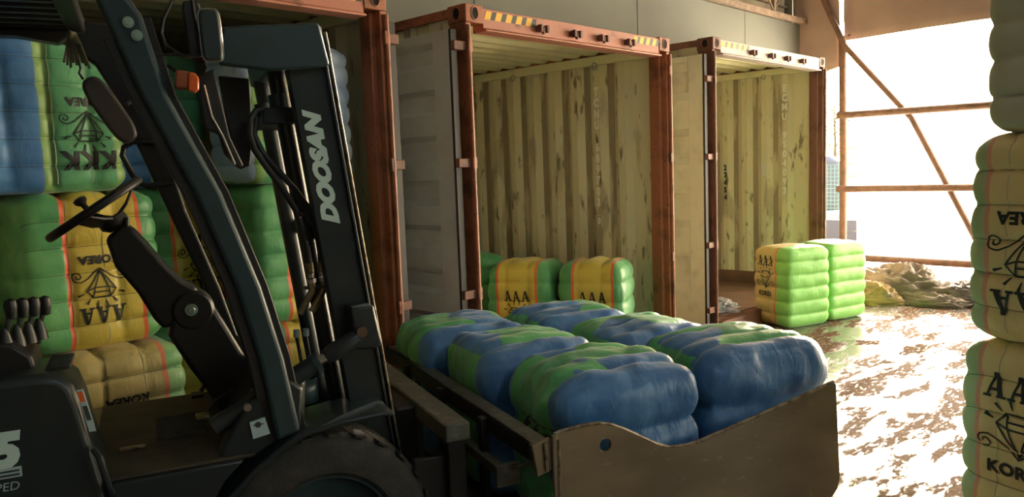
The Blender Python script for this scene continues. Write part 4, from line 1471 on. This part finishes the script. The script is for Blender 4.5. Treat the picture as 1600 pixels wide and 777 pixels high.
# tilt cylinder and its bracket block on the rail
tc_ = fb().cyl((0.17, 2.995, 0.905), (0.560, 2.995, 1.095), 0.036, 24).build('tilt_cylinder', M_fl, F)
fb().cyl((0.545, 2.995, 1.088), (0.565, 2.995, 1.098), 0.041, 24).build('cylinder_gland', M_fl_teal, tc_)
fb().cyl((0.560, 2.995, 1.095), (0.60, 2.995, 1.115), 0.020, 16).build('piston_rod', M_chrome, tc_)
fb().tube([(0.59, 2.995, 1.11), (0.62, 2.995, 1.125), (0.69, 2.995, 1.158), (0.72, 2.995, 1.175)], [0.026, 0.036, 0.036, 0.030], 14).build('rod_eye', M_fl, tc_)
bk = fb().prism([(0.700, 1.292), (0.792, 1.292), (0.818, 1.138), (0.800, 1.118), (0.712, 1.122)], 2.99, 3.10).build('tilt_bracket', M_fl, ms_, bevel=0.01)
fb().cyl((0.735, 2.975, 1.195), (0.735, 2.99, 1.195), 0.022, 14).build('bracket_pin', mat('rusty_pin', (0.12, 0.07, 0.045), 0.6, 0.5), bk)
# lettering along the rail: reads upwards
TX = 0.001
place_text('rail_lettering', 'DOOSAN', 0.098, M_white_vinyl, ms_,
           lambda a, b_: ((R_(1.835 + a * 1.0) - 0.117) - b_ * 0.86 + 0.004, 3.0965 - V0, 1.835 + a * 1.0 + b_ * 0.08), bold=0.0075, shear=0.18, spacing=1.02)

# carriage in front of the mast
cr = empty('carriage')
cr.parent = F
fb().box(1.02, 1.125, 2.86, 4.10, 0.725, 0.80).build('top_bar', M_bar, cr, bevel=0.008)
fb().box(1.03, 1.115, 2.88, 4.08, 0.22, 0.30).build('lower_bar', M_fl_black, cr, bevel=0.008)
for vv in (2.88, 3.42, 4.02):
    fb().box(1.035, 1.11, vv, vv + 0.06, 0.28, 0.74).build('upright', M_fl_black, cr, bevel=0.005)
fb().box(0.93, 1.03, 3.25, 3.70, 0.20, 0.78).build('roller_plate', M_fl_black, cr, bevel=0.01)
fb().box(0.90, 1.04, 2.92, 2.96, 0.15, 0.66).build('side_plate', M_fl_black, cr, bevel=0.008)

# ------------------------------------------------------------------ steel bin carried on the forks
B = empty('steel_bin', V * 3.5 + U * 2.1, RZ)
tag(B, 'long open steel bin with notched side plate, carried by the forklift, full of bales', 'bin')


def bb_():
    return MB(ox=2.1, oy=3.5)


prof = [(1.372, 0.20), (1.372, 0.772), (1.40, 0.779), (1.45, 0.784), (1.51, 0.787), (1.58, 0.782), (1.63, 0.768), (1.687, 0.740), (1.75, 0.704), (1.811, 0.668), (1.86, 0.640), (1.91, 0.622), (1.96, 0.615), (2.02, 0.612), (2.075, 0.616), (2.15, 0.630), (2.396, 0.672), (2.62, 0.713), (2.86, 0.757), (2.872, 0.75), (2.90, 0.29), (2.885, 0.24), (2.85, 0.205), (2.80, 0.19)]
# near plate with a drilled hole (bridge the outline to the hole)
hole = [(1.60 + 0.026 * math.cos(a), 0.692 + 0.026 * math.sin(a)) for a in [2 * PI * k / 18 for k in range(18)]]


def plate_with_hole(outline, hole, y0, y1):
    bm = bmesh.new()
    ov = [bm.verts.new((p[0] - 2.1, y0 - 3.5, p[1])) for p in outline]
    hv = [bm.verts.new((p[0] - 2.1, y0 - 3.5, p[1])) for p in hole]
    es = [bm.edges.new((ov[i], ov[(i + 1) % len(ov)])) for i in range(len(ov))]
    es += [bm.edges.new((hv[i], hv[(i + 1) % len(hv)])) for i in range(len(hv))]
    bmesh.ops.triangle_fill(bm, edges=es, use_beauty=True)
    r = bmesh.ops.extrude_face_region(bm, geom=bm.faces[:])
    bmesh.ops.translate(bm, vec=(0, y1 - y0, 0), verts=[v for v in r['geom'] if isinstance(v, bmesh.types.BMVert)])
    bmesh.ops.recalc_face_normals(bm, faces=bm.faces)
    me = bpy.data.meshes.new('side_plate')
    bm.to_mesh(me)
    bm.free()
    return me


for k, v_ in enumerate((2.60, 4.58)):
    me = plate_with_hole(prof, hole, v_, v_ + 0.018)
    me.materials.append(M_bin)
    o = bpy.data.objects.new('side_plate', me)
    C.objects.link(o)
    o.parent = B
    bv = o.modifiers.new('edge', 'BEVEL')
    bv.width = 0.003
    bv.limit_method = 'ANGLE'
    bv.angle_limit = math.radians(50)
    if k == 0:
        bb_().tube([(p[0], v_ + 0.009, p[1] + 0.001) for p in prof[1:19]], 0.010, 6).build('rolled_edge', M_bin_edge, o)
        # welded strap on the left edge
        bb_().prism([(1.355, 0.20), (1.355, 0.780), (1.378, 0.782), (1.392, 0.20)], 2.585, 2.60).build('weld_strap', M_bin, o, bevel=0.004)
        wz = random.Random(4)
        bb_().tube([(1.379 + 0.0006 * (i % 3), 2.588, 0.22 + i * 0.018) for i in range(31)], [0.007 + wz.uniform(-0.001, 0.0025) for _ in range(31)], 6).build('weld_bead', M_bin_edge, o)
bb_().prism([(1.272, 0.752), (1.355, 0.768), (1.355, 0.640), (1.292, 0.622)], 2.60, 2.622).build('corner_gusset', M_bin, B, bevel=0.004)
bb_().tube([(1.325, 2.597, 0.755), (1.328, 2.597, 0.71), (1.332, 2.597, 0.64)], [0.008, 0.007, 0.009], 6).build('weld_bead', M_bin_edge, B)
# back frame: angle rails and uprights, open between
bb_().box(1.27, 1.35, 2.62, 4.58, 0.745, 0.76).build('back_top_rail', M_bar, B, bevel=0.003)
bb_().box(1.27, 1.282, 2.62, 4.58, 0.685, 0.76).build('back_top_rail_web', M_fl_black, B, bevel=0.003)
bb_().box(1.22, 1.26, 2.80, 4.30, 0.56, 0.60).build('back_mid_rail', M_bar, B, bevel=0.003)
bb_().box(1.20, 1.30, 2.78, 2.81, 0.53, 0.62).build('rail_end_bracket', M_bar, B, bevel=0.003)
bb_().tube([(1.26, 2.80, 0.595), (1.31, 2.70, 0.64), (1.34, 2.64, 0.66)], 0.007, 6).build('brace_rod', M_bar, B)
bb_().box(1.22, 1.27, 2.72, 4.30, 0.26, 0.30).build('back_low_rail', M_bar, B, bevel=0.003)
for v_ in (3.02, 3.55, 4.10):
    bb_().box(1.24, 1.275, v_, v_ + 0.05, 0.20, 0.745).build('back_upright', M_fl_black, B, bevel=0.004)
bb_().box(1.30, 2.86, 2.618, 4.58, 0.195, 0.225).build('bin_floor', M_bin, B, bevel=0.004)
for k in range(2):
    fb().box(1.12, 2.3, 3.12 + k * 0.55, 3.24 + k * 0.55, 0.13, 0.175).build('fork', M_fl_black, F, bevel=0.008)

# --- eight KKK bales packed in the bin
G5 = 'blue and green bales packed in the steel bin'
rows = [
    # label, u0(left face), v0(near), sizes, height, seed
    ('green and blue bale in the near left corner of the steel bin', 1.45, 2.67, 0.72, 0.58, 0.72, 41),
    ('blue bale with green band and KKK print, middle of the row beside the mast', 1.36, 3.27, 0.66, 0.60, 0.73, 42),
    ('blue bale with green band, far end of the row next to the mast', 1.29, 3.89, 0.66, 0.62, 0.72, 43),
    ('large sunlit blue bale at the outer right end of the steel bin', 2.19, 2.66, 0.76, 0.62, 0.73, 44),
    ('blue bale with a green patch on top, middle of the outer row of the bin', 2.10, 3.31, 0.70, 0.60, 0.70, 45),
    ('blue bale with green band, far end of the outer row of the bin', 2.00, 3.93, 0.68, 0.58, 0.71, 46),
]
for lab, u0, v0, du, dv, h, sd in rows:
    P = U * (u0 + du / 2) + V * (v0 + dv / 2)
    o = bale(lab, G5, 'KKK', (P.x, P.y, 0.225), 291 + (sd % 3 - 1) * 1.5, dv, du, h, 3, 4, sd,
             bale_mat('kbale_fabric_bin', BLU, KGR, None, -0.02, 0.115, 0, BLU2, edge=(0.10, 0.42, 0.15), rough=0.36, wob_amp=0.08, wrinkle=0.5, flap=h - 0.035),
             art_at=dict(cx=0.03, cz=-0.11, sc=1.0, parts=('top',)), p=7.0, ampL=0.055, ampC=0.018, rough=0.018, sag=0.025, warp=0.95)

# ------------------------------------------------------------------ crumpled tarps and plastic


def heap(name, label, cat, loc, rx, ry, h, m, seed, rz=0.0, freq=3.0, group=None, fold=0.35):
    n, k = 56, 34
    vs, fs = [], []
    off = Vector((seed * 5.1, seed * 2.3, seed))
    for j in range(k + 1):
        ph = (j / k) * PI / 2
        for i in range(n):
            a = 2 * PI * i / n
            d = Vector((math.cos(a) * math.cos(ph), math.sin(a) * math.cos(ph), math.sin(ph)))
            f1 = noise.noise(d * freq * 0.5 + off)
            f2 = 1 - abs(noise.noise(Vector((d.x * freq * 1.3, d.y * freq * 1.3, d.z * freq * 3.0)) + off)) * 2
            f3 = 1 - abs(noise.noise(d * freq * 3.7 + off * 2)) * 2
            r = 1 + 0.35 * f1 + fold * 0.35 * f2 + fold * 0.18 * f3
            vs.append((d.x * rx * r, d.y * ry * r, max(0.0, d.z * h * r * (0.85 + 0.2 * f2))))
    for j in range(k):
        for i in range(n):
            l = (i + 1) % n
            fs.append((j * n + i, j * n + l, (j + 1) * n + l, (j + 1) * n + i))
    me = bpy.data.meshes.new(name)
    me.from_pydata(vs, [], fs)
    me.shade_smooth()
    me.materials.append(m)
    o = bpy.data.objects.new(name, me)
    C.objects.link(o)
    o.location = loc
    o.rotation_euler = (0, 0, rz)
    tag(o, label, cat, group)
    return o


GT = 'crumpled tarpaulins heaped under the opening'
M_t1 = mat('tarp_taupe', (0.26, 0.20, 0.15), 0.6, 0, (0.17, 0.13, 0.10), 6, 0.4, 0.65, 0.6, 12)
M_t2 = mat('tarp_ochre', (0.42, 0.27, 0.10), 0.6, 0, (0.26, 0.19, 0.12), 5, 0.4, 0.6, 0.6, 12)
M_t3 = mat('tarp_slate', (0.13, 0.10, 0.10), 0.5, 0, (0.20, 0.16, 0.15), 6, 0.4, 0.65, 0.6, 12)
heap('crumpled_tarp', 'tall taupe crumpled tarpaulin heap in the middle of the pile under the bars', 'tarpaulin', (10.55, 3.22, 0), 0.42, 0.62, 0.34, M_t1, 1, group=GT)
heap('crumpled_tarp', 'ochre yellow crumpled tarpaulin at the left end of the pile, beside the green bales', 'tarpaulin', (10.05, 3.42, 0), 0.24, 0.34, 0.21, M_t2, 2, group=GT)
heap('crumpled_tarp', 'dark slate crumpled tarpaulin at the right of the pile', 'tarpaulin', (10.55, 2.45, 0), 0.36, 0.48, 0.24, M_t3, 3, group=GT)
heap('crumpled_tarp', 'brown crumpled tarpaulin behind the dark one, near the right-hand stack', 'tarpaulin', (11.0, 1.95, 0), 0.40, 0.60, 0.36, M_t1, 4, group=GT)
heap('crumpled_tarp', 'flat strip of brown crumpled tarpaulin lying in front of the taller heap', 'tarpaulin', (10.20, 2.86, 0), 0.22, 0.40, 0.13, M_t1, 5, group=GT)
M_pl = mat('crumpled_plastic', (0.62, 0.60, 0.64), 0.25, 0, (0.18, 0.15, 0.16), 9, 0.5, 0.6, 0.8, 14)
heap('crumpled_plastic', 'crumpled whitish plastic film on the floor at the mouth of the farthest container', 'plastic', (7.72, 4.62, 0.168), 0.34, 0.42, 0.11, M_pl, 6, freq=5, fold=0.6)
